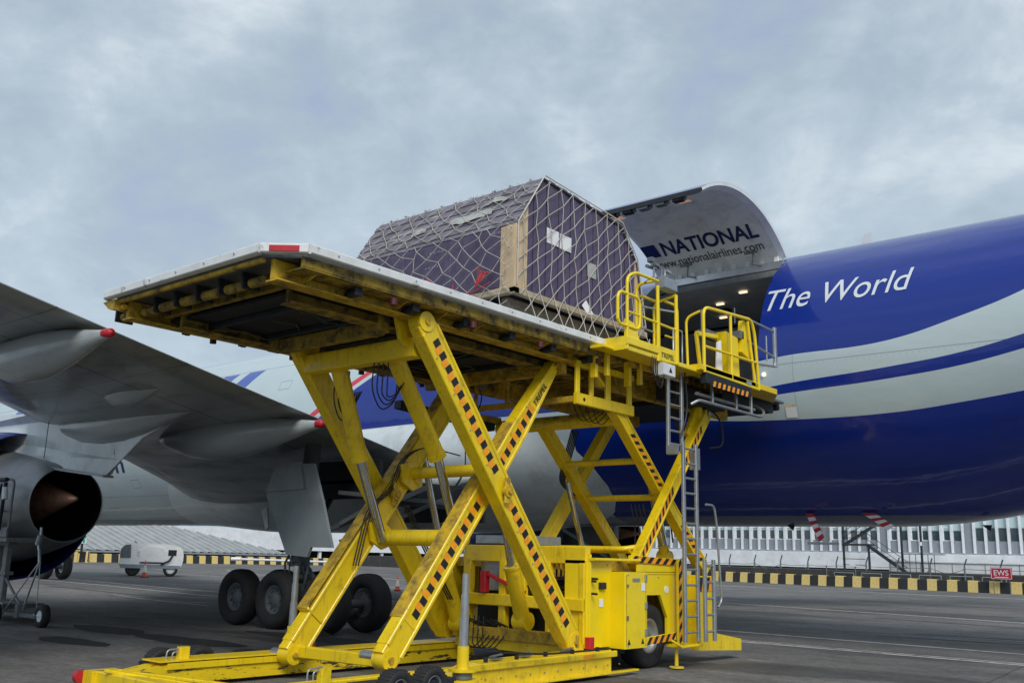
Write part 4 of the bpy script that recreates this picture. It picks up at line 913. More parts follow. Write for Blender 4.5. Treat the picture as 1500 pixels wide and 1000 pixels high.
def haz(P,Q,side,nrm,w,k,name='hazard_stripes',par=None,slant=.5,mats=None):
    """alternating slanted tape quads from P to Q, width w along side, offset along nrm"""
    P=Vector(P); Q=Vector(Q); d=(Q-P)/k; side=Vector(side).normalized(); nrm=Vector(nrm).normalized()*.004; b_=B()
    for i in range(k):
        a=P+d*i+nrm; c=P+d*(i+1)+nrm; s_=d*slant; h=side*w/2
        b_.quad(a-h-s_,c-h-s_,c+h+s_,a+h+s_,i%2)
    return b_.build(name,mats or [BLK,ORG],par or ld,fix=False)
hb=pb('hazard_bar',YELC,lambda b:b.beam((-8.36,13.2,.46),(-8.36,14.05,.50),.04,.12)); haz((-8.338,13.22,.46),(-8.338,14.03,.50),(0,0,1),(1,0,0),.11,9,par=hb)
hb=pb('hazard_bar',YELC,lambda b:b.beam((-8.5,12.95,1.70),(-8.5,14.3,1.66),.05,.11)); haz((-8.473,13.0,1.70),(-8.473,14.28,1.66),(0,0,1),(1,0,0),.10,11,par=hb)
hb=pb('hazard_post',YELC,lambda b:b.beam((-8.42,14.30,.35),(-8.42,14.30,1.72),.10,.05,(1,0,0))); haz((-8.393,14.30,.38),(-8.393,14.30,1.70),(0,1,0),(1,0,0),.09,13,par=hb,slant=.4)
pb('front_frame',YEL,lambda b:(b.box(-9.0,-8.6,14.5,15.2,.3,1.45),b.box(-8.75,-8.56,14.44,14.52,.3,1.6),b.box(-11.9,-9.0,13.0,15.2,.35,1.5)))
pb('side_opposite',YEL,lambda b:b.box(-11.95,-11.75,11.9,15.2,.8,1.6))
pb('engine_hood',YELD,lambda b:(b.box(-11.7,-9.1,12.4,14.9,1.50,1.66)))
pb('bumper_upright',YEL,lambda b:b.box(-8.62,-8.48,15.02,15.58,.25,1.22)); pb('bumper_foot',YEL,lambda b:b.prism([(-8.62,15.0,.22),(-8.62,16.55,.14),(-8.62,16.55,.34),(-8.62,15.0,.56)],(.16,0,0)))
haz((-8.474,15.06,1.30),(-8.474,15.54,1.30),(0,0,1),(1,0,0),.24,4,slant=.3); pb('bumper_cap',YEL,lambda b:b.box(-8.62,-8.48,15.02,15.58,1.22,1.44))
pb('step_plate',YEL,lambda b:(b.box(-8.45,-8.1,13.9,14.5,.34,.38),b.cyl((-8.3,14.0,.05),(-8.3,14.0,.34),.03),b.cyl((-8.3,14.0,.02),(-8.3,14.0,.04),.12),b.tube([(-8.25,13.75,.46),(-8.15,13.9,.36),(-8.15,14.35,.36),(-8.15,14.5,.42)],.02)))
# front scissor -----------------------------------------
E0,E1=(15.95,1.50),(13.02,4.12); F0,F1=(13.3,1.55),(15.72,4.35)
def farm(x,p,q,w,t,tape=None):
    P=Vector((x,*p)); Q=Vector((x,*q)); d=(Q-P); L_=d.length; d.normalize(); n_=Vector((0,-d.z,d.y))
    b_=B(); b_.beam(P,Q,w,t,(1,0,0)); b_.beam(P+n_*(w/2-.015),Q+n_*(w/2-.015),.04,t+.03,(1,0,0)); b_.beam(P-n_*(w/2-.015),Q-n_*(w/2-.015),.04,t+.03,(1,0,0)); o=b_.build('bridge_arm',YEL,ld)
    b_=B(); b_.cyl(Q-Vector((t/2+.03,0,0)),Q+Vector((t/2+.03,0,0)),.05,n=14); b_.build('pivot_pin',STL,o)
    if tape:
        for a0,a1,k in tape:
            haz(P+d*a0+Vector((t/2,0,0)),P+d*a1+Vector((t/2,0,0)),n_,(1,0,0),.10,k,par=o,slant=.55)
    return o
farm(-8.86,E0,E1,.21,.16,[(.3,1.2,11),(2.15,3.35,15)]); farm(-8.66,F0,F1,.20,.14,[(.25,1.75,19),(2.25,3.3,13)])
farm(-10.55,E0,(13.30,3.95),.20,.16); farm(-10.75,F0,F1,.20,.16)
for t_,z_ in ((.30,0),(.52,0)):
    p=pt(E1,E0,t_); xt('bridge_cross_tube',p[0],p[1],.055,-10.5,-8.95)
xt('bridge_cross_tube',13.28,3.97,.10,-11.6,-8.95,YEL); xt('bridge_cross_tube',13.45,1.83,.05,-10.7,-8.8)
b_=B(); b_.tube([(-10.7,13.0,2.05),(-10.7,13.3,1.85),(-8.9,13.35,1.85),(-8.7,13.6,1.9)],.045,12,rad=.1); b_.build('guard_tube',YEL,ld)
lift(-9.35,(15.4,1.75),(15.35,1.95),(14.95,3.1),.10,.085)
lift(-10.3,(14.2,1.55),(14.15,1.9),(13.7,3.0),.085,.05)
hose('hydraulic_hose',[[(-10.6,14.2+.05*i,4.0),(-10.6,14.0+.05*i,3.5),(-10.6,13.8+.04*i,3.0),(-10.5,14.2,2.8)] for i in range(5)],.014)
hose('hydraulic_hose',[[(-8.9,14.9+.04*i,4.3),(-8.85,15.15+.04*i,3.9),(-8.9,15.25,3.5),(-9.0,14.9,2.9),(-9.0,15.1,2.0)] for i in range(3)],.015)
hose('hydraulic_hose',[[(-8.75,15.8,4.6),(-8.6,16.25,4.3),(-8.6,16.3,3.8),(-8.7,15.95,3.75)] for i in range(1)],.02)
hose('hydraulic_hose',[[(-9.6+.12*i,12.9,4.2),(-9.5+.13*i,13.0,3.9-.04*i),(-9.2+.1*i,13.1,4.1)] for i in range(4)],.008)
hose('hydraulic_hose',[[(-9.1+.08*i,13.9,2.6),(-9.1+.08*i,14.05,2.2),(-9.1+.08*i,14.0,1.7)] for i in range(4)],.012)
pb('arm_link',YEL,lambda b:(b.beam((-8.7,15.55,4.2),(-8.7,15.5,4.75),.14,.10),b.beam((-8.75,15.2,3.9),(-8.75,15.6,4.5),.09,.14)))
# bridge truss frame near side
b_=B(); X0=-8.72
tr=pb('truss_frame',YEL,lambda b:(b.box(X0-.06,X0,11.80,13.42,4.02,4.20),b.box(X0-.06,X0,11.80,13.42,4.62,4.72)))
for y,w in ((11.80,.10),(12.18,.09),(12.62,.13),(13.25,.12)):
    pb('truss_post',YEL,lambda b:b.box(X0-.055,X0-.005,y,y+w,4.20,4.62),tr)
b_=B(); b_.beam((X0-.04,12.32,4.6),(X0-.04,12.6,4.42),.03,.05); b_.build('brace',YEL,tr); b_=B(); b_.cyl((X0,12.0,4.11),(X0+.004,12.0,4.11),.03); b_.build('hole',BLK,tr)
pb('truss_frame',YELD,lambda b:(b.box(-11.7,-11.64,11.8,13.4,4.05,4.2),b.box(-11.7,-8.8,13.36,13.44,4.02,4.14),b.box(-11.7,-8.8,11.80,11.86,4.05,4.15),b.box(-11.7,-11.64,11.8,13.4,4.6,4.7)))
for x in (-11.6,-10.9,-10.2,-9.5): pb('truss_post',YELD,lambda b:(b.box(x,x+.07,11.81,11.86,4.15,4.7)))
pb('light_box',GRYM,lambda b:b.box(-10.75,-10.6,11.72,11.82,4.42,4.56)); 
pb('walkway_pan',DARK,lambda b:(b.beam((-11.9,11.0,4.15),(-11.7,13.2,4.0),.18,.14)))
for y in (11.95,12.9): pb('hanger',YEL,lambda b:(b.box(-8.5,-8.42,y+.25,y+.33,4.50,4.86),b.box(-8.62,-8.5,y+.05,y+.12,4.45,4.85)))
# bridge deck ------------------------------------------
pb('bridge_deck',GRYM,lambda b:b.box(-12.3,-8.45,12.9,18.7,4.93,4.985))
pb('bridge_side',YELD,lambda b:(b.box(-8.50,-8.44,12.9,14.45,4.76,4.925),b.box(-12.3,-12.24,12.9,18.6,4.7,4.925)))
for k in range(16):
    y=13.0+.21*k; pb('underside_rib',YELK,lambda b:b.box(-12.2,-8.55,y,y+.05,4.80,4.925))
pb('bridge_girder',YELD,lambda b:(b.box(-9.3,-9.18,12.9,17.6,4.50,4.92),b.box(-11.4,-11.3,12.9,17.6,4.5,4.92)))
pb('bridge_girder',DARK,lambda b:(b.box(-12.0,-8.6,16.3,18.5,4.72,4.92),b.box(-8.9,-8.5,14.4,16.2,4.45,4.7)))
pb('bridge_lip',YEL,lambda b:(b.prism([(-8.45,16.0,4.985),(-7.95,16.3,4.985),(-7.95,17.3,4.985),(-8.45,18.2,4.985)],(0,0,-.10)),b.box(-8.35,-7.92,14.25,16.4,4.88,4.98)))
pb('rubber_buffer',RUB,lambda b:b.cyl((-12.2,18.74,4.88),(-8.6,18.74,4.88),.07,n=14))
pb('side_conveyor',DARK,lambda b:b.beam((-7.98,14.45,4.78),(-7.98,16.15,4.78),.10,.20)); 
haz((-7.928,14.62,4.70),(-7.928,16.1,4.70),(0,0,1),(1,0,0),.10,17,slant=.25)
b_=B(); b_.tube([(-8.2,14.4,4.32),(-8.1,14.5,4.40),(-8.1,16.9,4.40),(-8.15,17.15,4.55),(-8.4,17.2,4.7)],.028,12,rad=.15); b_.tube([(-8.15,14.5,4.52),(-8.15,16.7,4.52)],.03,10)
for y in (15.0,15.9,16.5): b_.box(-8.16,-8.1,y,y+.05,4.4,4.75)
b_.build('pale_handrail',STL,ld)
pb('red_end_cap',RED,lambda b:b.box(-8.48,-8.30,12.68,12.84,4.93,5.04))
# operator basket --------------------------------------
XB=-8.0
bk=pb('operator_basket',YELC,lambda b:(b.box(-8.42,XB,12.05,13.05,4.84,4.93),b.box(-8.42,XB+.03,12.08,13.0,4.93,5.06),b.box(-8.44,-8.2,11.75,12.1,4.85,4.90)))
pb('basket_gusset',YELC,lambda b:b.prism([(XB,12.10,5.06),(XB,12.48,5.06),(XB,12.32,5.30),(XB,12.10,5.34)],(-.04,0,0)),bk)
pb('name_plate',YELC,lambda b:b.box(-8.42,XB+.01,13.05,13.66,4.84,5.08),bk)
text_on('maker_lettering','TREPEL',lambda u,v:Vector((XB+.016,u,v)),13.10,13.50,4.90,.085,BLK,ld,shear=.15,bold=.01)
def rtube(pts,r=.026,m=YELC,rad=.12,name='handrail'):
    b_=B(); b_.tube(pts,r,10,rad=rad); return b_.build(name,m,ld)
rtube([(XB,11.86,5.28),(XB,11.86,5.74),(XB,12.48,5.74),(XB,12.48,5.22),(XB,11.9,5.22),(XB,11.86,5.3)],rad=.14)
rtube([(XB,12.12,4.86),(XB,12.12,6.02),(XB,12.35,6.14),(XB,13.03,6.16)],rad=.2); rtube([(XB,12.12,5.46),(XB,13.58,5.44)],.02)
rtube([(XB,13.02,4.82),(XB,13.02,6.08)],.03); rtube([(XB,13.0,6.16),(-8.4,13.0,6.16),(-8.4,13.0,4.9)],rad=.15); pass
rtube([(XB,13.60,4.86),(XB,13.60,6.05)],.032); rtube([(-8.4,13.15,6.0),(-8.4,13.7,6.0),(-8.4,13.7,4.9)],rad=.12); rtube([(-8.4,13.55,4.9),(-8.4,13.55,5.95),(XB,13.6,6.05)],.024)
rtube([(-8.4,13.1,5.45),(-8.4,13.7,5.45)],.016,STL); rtube([(-8.4,13.0,5.8),(XB,13.6,5.75)],.016,STL)
pb('control_pedestal',STL,lambda b:(b.box(-8.16,-7.98,13.2,13.62,6.10,6.30),b.tube([(-8.1,13.3,6.3),(-8.1,13.3,6.48),(-8.1,13.1,6.5)],.014,8),b.tube([(-8.0,13.25,6.3),(-8.0,13.25,6.4),(-8.0,13.6,6.38),(-8.0,13.6,6.3)],.014,8),b.box(-8.12,-8.05,13.4,13.55,6.42,6.47)))
pb('camera_unit',GRYM,lambda b:(b.beam((-8.2,13.0,6.45),(-8.2,13.3,6.47),.05,.05),b.tube([(-8.2,12.95,6.15),(-8.15,13.15,6.3),(-8.15,13.15,6.5)],.018,8),b.box(-8.2,-8.1,13.02,13.12,6.52,6.60)))
jb=pb('junction_box',WMETAL,lambda b:b.box(-8.1,-7.92,13.05,13.42,4.60,4.80))
hose('conduit',[[(-8.0,13.02-.06*i,4.88),(-8.0,12.98-.06*i,4.62),(-8.0,13.10,4.46-.04*i),(-8.0,13.2,4.6)] for i in range(4)],.009)
tri_=B(); tri_.prism([(-7.918,13.22,4.66),(-7.918,13.32,4.66),(-7.918,13.27,4.75)],(.003,0,0)); tri_.build('warning_triangle',BLK,jb)
pb('walkway_edge',YELC,lambda b:(b.box(-8.45,-8.0,13.66,14.5,4.84,4.92)))
# bridge railing
XR=-7.94
rtube([(XR,14.42,4.86),(XR,14.42,6.02),(XR,16.25,6.16),(XR,16.38,5.9),(XR,16.5,4.86)],.03,rad=.18); rtube([(XR,14.44,5.32),(XR,16.42,5.36)],.026)
rtube([(XR,15.42,4.86),(XR,15.42,6.08)],.028); rtube([(-8.25,14.40,5.0),(-8.25,14.36,5.85),(-8.0,14.42,5.95)],.024); rtube([(-8.3,13.75,6.02),(-8.3,14.15,6.02),(-8.3,14.15,4.9)],.024,rad=.12); rtube([(-8.3,13.75,5.42),(-8.3,14.15,5.42)],.018)
rtube([(XR,16.1,6.1),(XR,16.35,4.9)],.026)
pb('kick_beam',YELC,lambda b:b.beam((XR,14.45,4.93),(XR,16.5,4.90),.04,.13)); pb('blue_sticker',BGREY,lambda b:b.box(XR+.021,XR+.025,15.95,16.15,4.88,4.95))
pb('console',YELC,lambda b:(b.prism([(-8.25,15.5,4.98),(-8.25,15.95,4.98),(-8.25,15.9,5.75),(-8.25,15.45,5.80)],(.2,0,0)),b.prism([(-8.1,15.95,5.5),(-8.1,16.3,5.4),(-8.1,16.2,6.1),(-8.1,16.05,6.12)],(.1,0,0))))
pb('console_frame',YELC,lambda b:(b.beam((-8.2,14.75,4.98),(-8.2,14.62,5.62),.05,.08),b.beam((-8.2,14.62,5.62),(-8.2,15.4,5.70),.05,.08)))
pb('console_back',BLK,lambda b:b.box(-8.32,-8.22,14.7,16.3,4.98,5.6))
pb('hanging_cloth',PAPER,lambda b:b.prism([(-8.12,15.15,5.05),(-8.10,15.32,5.0),(-8.1,15.30,5.6),(-8.12,15.20,5.55)],(.03,0,0)))
pb('radio_unit',GRYM,lambda b:(b.box(-8.15,-8.0,15.9,16.05,5.75,5.9),b.cyl((-8.3,15.0,5.7),(-8.3,15.0,6.15),.015),b.box(-8.4,-8.2,15.0,15.35,5.62,5.78),b.cyl((-8.2,16.1,6.1),(-8.2,16.1,6.4),.012)))
b_=B(); b_.tube([(-8.3,14.05,5.1),(-8.3,14.05,5.6)],.012,8); b_.tube([(-8.3,14.0,5.0),(-8.3,14.3,5.0),(-8.3,14.3,5.6),(-8.3,14.0,5.6),(-8.3,14.0,5.0)],.018,8); b_.build('grey_frame',STL,ld)
# grey guard rails beside the door
b_=B(); XG=-8.0
for z in (6.18,5.75): b_.tube([(XG,16.2,z),(XG,17.35,z-.12 if z<6 else z-.02)],.022,8)
b_.tube([(XG,17.35,6.22),(XG,17.35,5.45),(XG,16.3,5.35)],.024,8,rad=.08); b_.tube([(XG,17.0,6.0),(XG,17.0,5.5)],.016,8)
b_.box(XG-.03,XG+.03,17.33,17.42,5.44,6.24); b_.box(XG-.05,XG+.03,16.45,16.6,4.95,5.4)
b_.build('grey_guard_rail',STL,ld)
# ladders -----------------------------------------------
def ladder(x,y0,y1,z0,z1,n,lean=0,name='ladder'):
    l=pb(name,STL,lambda b:(b.beam((x,y0,z0),(x,y0+lean,z1),.075,.05,(1,0,0)),b.beam((x,y1,z0),(x,y1+lean,z1),.075,.05,(1,0,0))))
    for k in range(n):
        t_=(k+.6)/n; z=z0+(z1-z0)*t_; b_=B(); b_.cyl((x,y0+lean*t_,z),(x,y1+lean*t_,z),.019,n=8); b_.build('rung',STL,l)
    return l
ladder(-8.28,13.78,14.22,3.46,5.0,7); ladder(-8.12,13.98,14.40,.42,3.62,13); ladder(-8.0,14.42,14.72,.42,1.72,5)
pb('ladder_guide',STL,lambda b:(b.box(-8.3,-8.1,13.74,13.82,3.40,3.56),b.box(-8.25,-8.1,14.4,14.52,3.2,3.56),b.cyl((-8.15,14.46,.5),(-8.15,14.46,3.5),.024)))
rtube([(-8.0,14.5,2.62),(-8.0,14.78,2.62),(-8.0,14.86,2.3),(-8.0,14.98,1.05),(-8.0,14.85,.95)],.02,STL,.1)
hose('ladder_cable',[[(-8.2,14.2,4.9),(-8.2,14.3,4.2),(-8.2,14.05,3.7)],[(-8.6,14.5,4.8),(-8.5,14.6,4.2),(-8.6,14.8,3.9)]],.014)

# ------------------------------------------------------------------ crate, pallet, net
CX0,CX1,CY0,CY1=-13.2,-9.3,10.93,14.6
cr_=root('cargo_crate',((CX0+CX1)/2,12.8,5.6),'big purple panelled crate with plywood corners and sloping roof on the loader deck','crate')
ZB,ZE,ZT,YT0,YT1,ZE2=5.80,6.83,7.78,11.56,13.85,7.05
# profile (y,z)
PR=[(CY0,ZB),(CY0,ZE),(YT0,ZT),(YT1,7.62),(14.35,ZE2),(14.62,ZB)]
b_=B(); b_.prism([(CX1-.03,y*.998+.02,z-.01) for y,z in PR],(CX0-CX1+.06,0,0)); b_.build('crate_core',PUR,cr_)
def zroof(y):
    for (a,b1),(c,d1) in zip(PR[1:],PR[2:]):
        if a<=y<=c: return b1+(d1-b1)*(y-a)/(c-a)
    return ZE
# near end (facing +X): slanted-edge boards
nb=19; wy=(CY1-CY0-.20)/nb
rnd=random.Random(5)
for k in range(nb):
    ya=CY0+.27+k*(CY1-.25-CY0-.27)/nb; yb=CY0+.27+(k+1)*(CY1-.25-CY0-.27)/nb-.012; pr=.018+.010*(k%2)+.004*rnd.random()
    P=[(ya,ZB),(yb,ZB),(yb,zroof(yb)-.02)]
    for yy in (YT0,YT1,14.35):
        if ya<yy<yb: P.append((yy,zroof(yy)-.02))
    P.append((ya,zroof(ya)-.02))
    b_=B(); b_.prism([(CX1-.03,y,z) for y,z in P],(pr,0,0)); b_.build('end_board',PUR,cr_)
# rear face boards
for k in range(6):
    xa=CX0+.2+k*(CX1-.26-CX0-.2)/6; xb=CX0+.2+(k+1)*(CX1-.26-CX0-.2)/6-.008
    b_=B(); b_.box(xa,xb,CY0-.004-.006*(k%2),CY0+.03,ZB+.02,ZE-.03); b_.build('side_board',PUR,cr_)
# plywood corner strips
wd=lambda pts,off:(lambda b_:(b_.prism(pts,off),b_.build('corner_strip',WOOD,cr_)))(B())
wd([(CX1-.30,CY0-.016,ZB-.02),(CX1+.012,CY0-.014,ZB-.02),(CX1+.012,CY0-.014,ZE),(CX1-.30,CY0-.016,ZE-.02)],(0,.03,0))
wd([(CX1-.02,CY0-.01,ZB-.02),(CX1-.02,CY0+.27,ZB-.02),(CX1-.02,CY0+.27,ZE+.36),(CX1-.02,CY0-.01,ZE)],(.036,0,0))
wd([(CX1-.02,14.33,ZB),(CX1-.02,14.63,ZB),(CX1-.02,14.38,ZE2-.02),(CX1-.02,14.33,ZE2-.02)],(.03,0,0))
wd([(CX0+.0,CY0-.014,ZB-.02),(CX0+.2,CY0-.014,ZB-.02),(CX0+.2,CY0-.014,ZE-.02),(CX0,CY0-.014,ZE)],(0,.03,0))
# roof boards : strips running along X
def roofface(P,Q,n,m):
    P=Vector((0,*P)); Q=Vector((0,*Q)); d=(Q-P)/n; nn=Vector((0,-d.z,d.y)).normalized()
    for k in range(n):
        a=P+d*k; c=P+d*(k+.93); h=.012+.014*(k%2)
        b_=B(); vs=[(CX1+.04,a.y,a.z),(CX1+.04,c.y,c.z),(CX1+.04,c.y+nn.y*h,c.z+nn.z*h),(CX1+.04,a.y+nn.y*h,a.z+nn.z*h)]
        b_.prism(vs,(CX0-CX1-.10,0,0)); b_.build('roof_board',m,cr_)
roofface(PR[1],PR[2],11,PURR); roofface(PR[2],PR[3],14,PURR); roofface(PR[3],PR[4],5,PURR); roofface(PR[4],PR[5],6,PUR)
# skids and base
pb('base_beam',mat('base_timber',(.42,.36,.25),.75,dirt=(.2,.17,.12),dscale=4,damt=.6,var=.25,bump=.3),lambda b:(b.box(CX1-.06,CX1+.05,CY0-.06,14.68,ZB-.13,ZB-.02),b.box(CX0,CX1+.05,CY0-.06,CY0+.05,ZB-.12,ZB-.02),b.box(CX0,CX1-.06,14.5,14.65,ZB-.12,ZB-.02)),cr_)
for k in range(6):
    x=CX1-.35-k*.62; wd([(CX1-1.0,CY0-.018,ZB-.10),(CX1+.0,CY0-.018,ZB-.10),(CX1+.0,CY0-.018,ZB+.02),(CX1-1.0,CY0-.018,ZB-.02)],(0,.03,0)) if k==0 else None; pb('skid',WOODD,lambda b:b.box(x,x+.16,CY0+.1,14.5,5.35,ZB-.13),cr_)
for k in range(5):
    y=CY0+.3+k*.8; pb('bearer',WOODD,lambda b:b.box(CX0+.3,CX1-.3,y,y+.14,5.20,5.35),cr_)
for (ya,yb,za,zb) in ((11.70,12.02,6.72,6.98),(12.05,12.37,6.71,6.97),(12.84,13.10,6.42,6.68)):
    b_=B(); b_.box(CX1+.006,CX1+.010,ya,yb,za,zb); b_.build('paper_sheet',PAPER if ya<12.5 else FILM,cr_)
b_=B(); b_.add([(CX1+.03,12.78,5.98),(CX1+.05,12.98,5.76),(CX1+.06,12.80,5.72),(CX1+.03,12.66,5.86)],[[0,1,2,3]]); b_.build('flapping_tag',PAPER,cr_,fix=False)
# worn pale patches on the slope: crumpled film sheets stapled on
def slope_pt(x,t_,h=.035): 
    y=PR[1][0]+(PR[2][0]-PR[1][0])*t_; z=PR[1][1]+(PR[2][1]-PR[1][1])*t_; return (x,y-h*.84,z+h*.54)
def film(x0,x1,t0,t1,seed):
    rnd=random.Random(seed); nx,ny=10,6; vs=[]; fs=[]
    for i in range(nx+1):
        for j in range(ny+1):
            u,v=i/nx,j/ny; e_=.10*math.sin(u*7+seed)+.08*rnd.random(); vs.append(slope_pt(x0+(x1-x0)*u+rnd.uniform(-.02,.02),t0+(t1-t0)*(v*(1-abs(u-.5)*1.1)+.4*abs(u-.5))+e_*.25,.04+.022*rnd.random()))
    for i in range(nx):
        for j in range(ny): fs.append([i*(ny+1)+j,(i+1)*(ny+1)+j,(i+1)*(ny+1)+j+1,i*(ny+1)+j+1])
    b_=B(); b_.add(vs,fs); b_.build('plastic_sheet',FILM,cr_,fix=False)
film(-11.0,-10.0,.30,.52,2); film(-11.9,-11.55,.30,.44,3); film(-10.3,-9.8,.62,.74,5); 
# print on boards
for (x,z) in ((-11.2,6.65),(-11.3,6.40),(-9.85,6.72)):
    text_on('board_print','PERI',lambda u,v:Vector((u,CY0-.016,v)),x,x+.3,z,.035,mat('faint_print',(.35,.33,.42),.6) if x==-11.2 else bpy.data.materials['faint_print'],cr_)
# net
pal=root('air_cargo_pallet',(-11.2,12.8,5.0),'flat aluminium cargo pallet under the purple crate','pallet')
b_=B(); b_.box(-13.4,-9.05,10.75,14.85,5.08,5.20); b_.build('pallet_board',ALU,pal); b_=B(); b_.box(-9.07,-9.0,10.75,14.85,5.10,5.17); b_.box(-13.4,-9.0,10.68,10.75,5.10,5.17); b_.build('edge_rail',ALU,pal)
pb('deck_roller',STL,lambda b:[b.cyl((-12.8,7.0+.35*k,5.03),(-9.2,7.0+.35*k,5.03),.04,n=10) for k in range(34)] and None)
def inside(p,poly):
    c=False; n=len(poly)
    for i in range(n):
        a,b1=poly[i],poly[(i+1)%n]
        if (a[1]>p[1])!=(b1[1]>p[1]) and p[0]<(b1[0]-a[0])*(p[1]-a[1])/(b1[1]-a[1])+a[0]: c=not c
    return c
nb_=B(); nrnd=random.Random(11)
def netface(poly,mp,du,dv,shear,r,jit,sag=.02):
    us=[p[0] for p in poly]; vs=[p[1] for p in poly]; u0,u1,v0,v1=min(us)-1,max(us)+1,min(vs)-1,max(vs)+1
    J={}
    def node(i,j):
        if (i,j) not in J:
            J[(i,j)]=(u0+(i+.5*(j%2))*du+shear*(j*dv)+nrnd.uniform(-jit,jit)*du, v0+j*dv+nrnd.uniform(-jit,jit)*dv)
        return J[(i,j)]
    nj=int((v1-v0)/dv)+2; ni=int((u1-u0)/du)+2; off=int(abs(shear)*(v1-v0)/du)+2
    for j in range(nj):
        for i in range(-off,ni+off):
            a=node(i,j); 
            for i2 in ((i,i-1) if j%2==0 else (i+1,i)):
                c=node(i2,j+1); ia,ic=inside(a,poly),inside(c,poly)
                if not ia and not ic: continue
                seg=[]
                for s_ in range(9):
                    t_=s_/8; p=(a[0]+(c[0]-a[0])*t_,a[1]+(c[1]-a[1])*t_)
                    if inside(p,poly): seg.append(p)
                if len(seg)<2: continue
                seg=[seg[0],seg[len(seg)//2],seg[-1]]
                nb_.tube([mp(*p) for p in seg],r,4,caps=False)
                if ia: 
                    q=mp(*a); nb_.cyl((q[0]-.012,q[1]-.012,q[2]),(q[0]+.012,q[1]+.012,q[2]),r*1.9,n=5,caps=False)
END=[(CY0-.02,5.2),(CY0-.02,ZE),(YT0,ZT+.03),(YT1,7.66),(14.4,ZE2),(14.8,5.2)]
def endmap(y,z):
    bul=.05 if z>ZB else .05+(ZB-z)*.35
    return (CX1+bul+.01*math.sin(y*9+z*5),y,z)
netface(END,endmap,.34,.27,.55,.0072,.12)
netface([(CX0,5.25),(CX1+.02,5.25),(CX1+.02,ZE+.02),(CX0,ZE+.02)],lambda u,v:(u,CY0-.05-(0.03 if v>ZB else .03+(ZB-v)*.3),v),.42,.155,.12,.0062,.26)
LS=math.hypot(YT0-CY0,ZT-ZE)
netface([(CX0,0),(CX1+.04,0),(CX1+.04,LS),(CX0,LS)],lambda u,v:slope_pt(u,v/LS,.055),.40,.20,-.1,.006,.2)
netface([(CX0,0),(CX1+.04,0),(CX1+.04,2.3),(CX0,2.3)],lambda u,v:(u,YT0+v,ZT-.07*v+.05),.42,.26,0,.0085,.14)
netface([(CX0,0),(CX1+.04,0),(CX1+.04,.75),(CX0,.75)],lambda u,v:(u,YT1+v*.66+.03,7.66-v*.75+.04),.42,.26,0,.0085,.14)
nb_.tube([(CX1+.05,y,z+.03) for y,z in PR[:2]]+[(CX1+.06,YT0,ZT+.05)]+[(CX1+.06,y,z+.05) for y,z in PR[3:]],.013,5)
netroot=root('cargo_net',(CX1,12.8,5.2),'cream rope cargo net stretched over the purple crate','cargo net')
stuff(nb_.build('rope_mesh',ROPE,netroot,fix=False))
b_=B()
for k in range(5):
    x=-9.98+.035*k; b_.tube([(x-.06,CY0-.12,5.86+.02*k),(x+.03,CY0-.14,6.02+.03*(k%3)),(x-.03,CY0-.12,6.18-.03*k),(x+.10,CY0-.10,6.08)],.009,6)
b_.tube([(-10.35,CY0-.1,5.78),(-10.0,CY0-.13,5.80),(-9.72,CY0-.12,5.90)],.010,6); b_.tube([(-10.55,CY0-.1,6.0),(-10.52,CY0-.12,5.82),(-10.35,CY0-.12,5.79)],.009,6)
b_.build('red_lashing',ROPR,netroot)
b_=B(); b_.box(-8.9,-8.6,14.2,14.6,5.02,5.2); 

# ------------------------------------------------------------------ apron objects
def cone(name,x,y,s,label,topcol=CONEO,base=RUB):
    r=root(name,(x,y,0),label,'traffic cone')
    b_=B(); b_.lathe([(.03,.15*s),(.26*s,.105*s)],(x,y,0),(0,0,1),24); b_.lathe([(.62*s,.052*s),(.86*s,.022*s),(.86*s,0)],(x,y,0),(0,0,1),24); b_.build('cone_body',CONEO,r,fix=False)
    b_=B(); b_.lathe([(.26*s,.112*s),(.62*s,.057*s)],(x,y,0),(0,0,1),24); b_.build('white_sleeve',CONEW,r,fix=False)
    b_=B(); b_.prism([(x+.21*s*math.cos(a),y+.21*s*math.sin(a),.0) for a in [k*math.tau/8+.39 for k in range(8)]],(0,0,.045)); b_.build('rubber_base',base,r)
    return r
cone('traffic_cone',-50.4,28.4,1.05,'orange and white cone on the tarmac in front of the white ground unit')
cone('traffic_cone',-32.8,30.9,.82,'orange and white cone seen through the rear scissor arms, right of the aircraft wheels')
cone('traffic_cone',-14.15,11.2,1.15,'orange cone half hidden behind the far scissor arm foot',)
ck=root('wheel_chock',(-16.1,12.95,0),'black rubber chock against the rear main wheel of the aircraft','chock')
b_=B(); b_.prism([(-16.55,12.9,0),(-16.0,12.9,0),(-16.1,12.9,.12),(-16.3,12.9,.24),(-16.42,12.9,.22)],(0,.42,0)); b_.build('chock_body',RUB,ck); b_=B(); b_.tube([(-16.2,12.88,.15),(-16.05,12.80,.10),(-15.9,12.9,.02)],.02,8); b_.build('rope_handle',HOSE,ck)
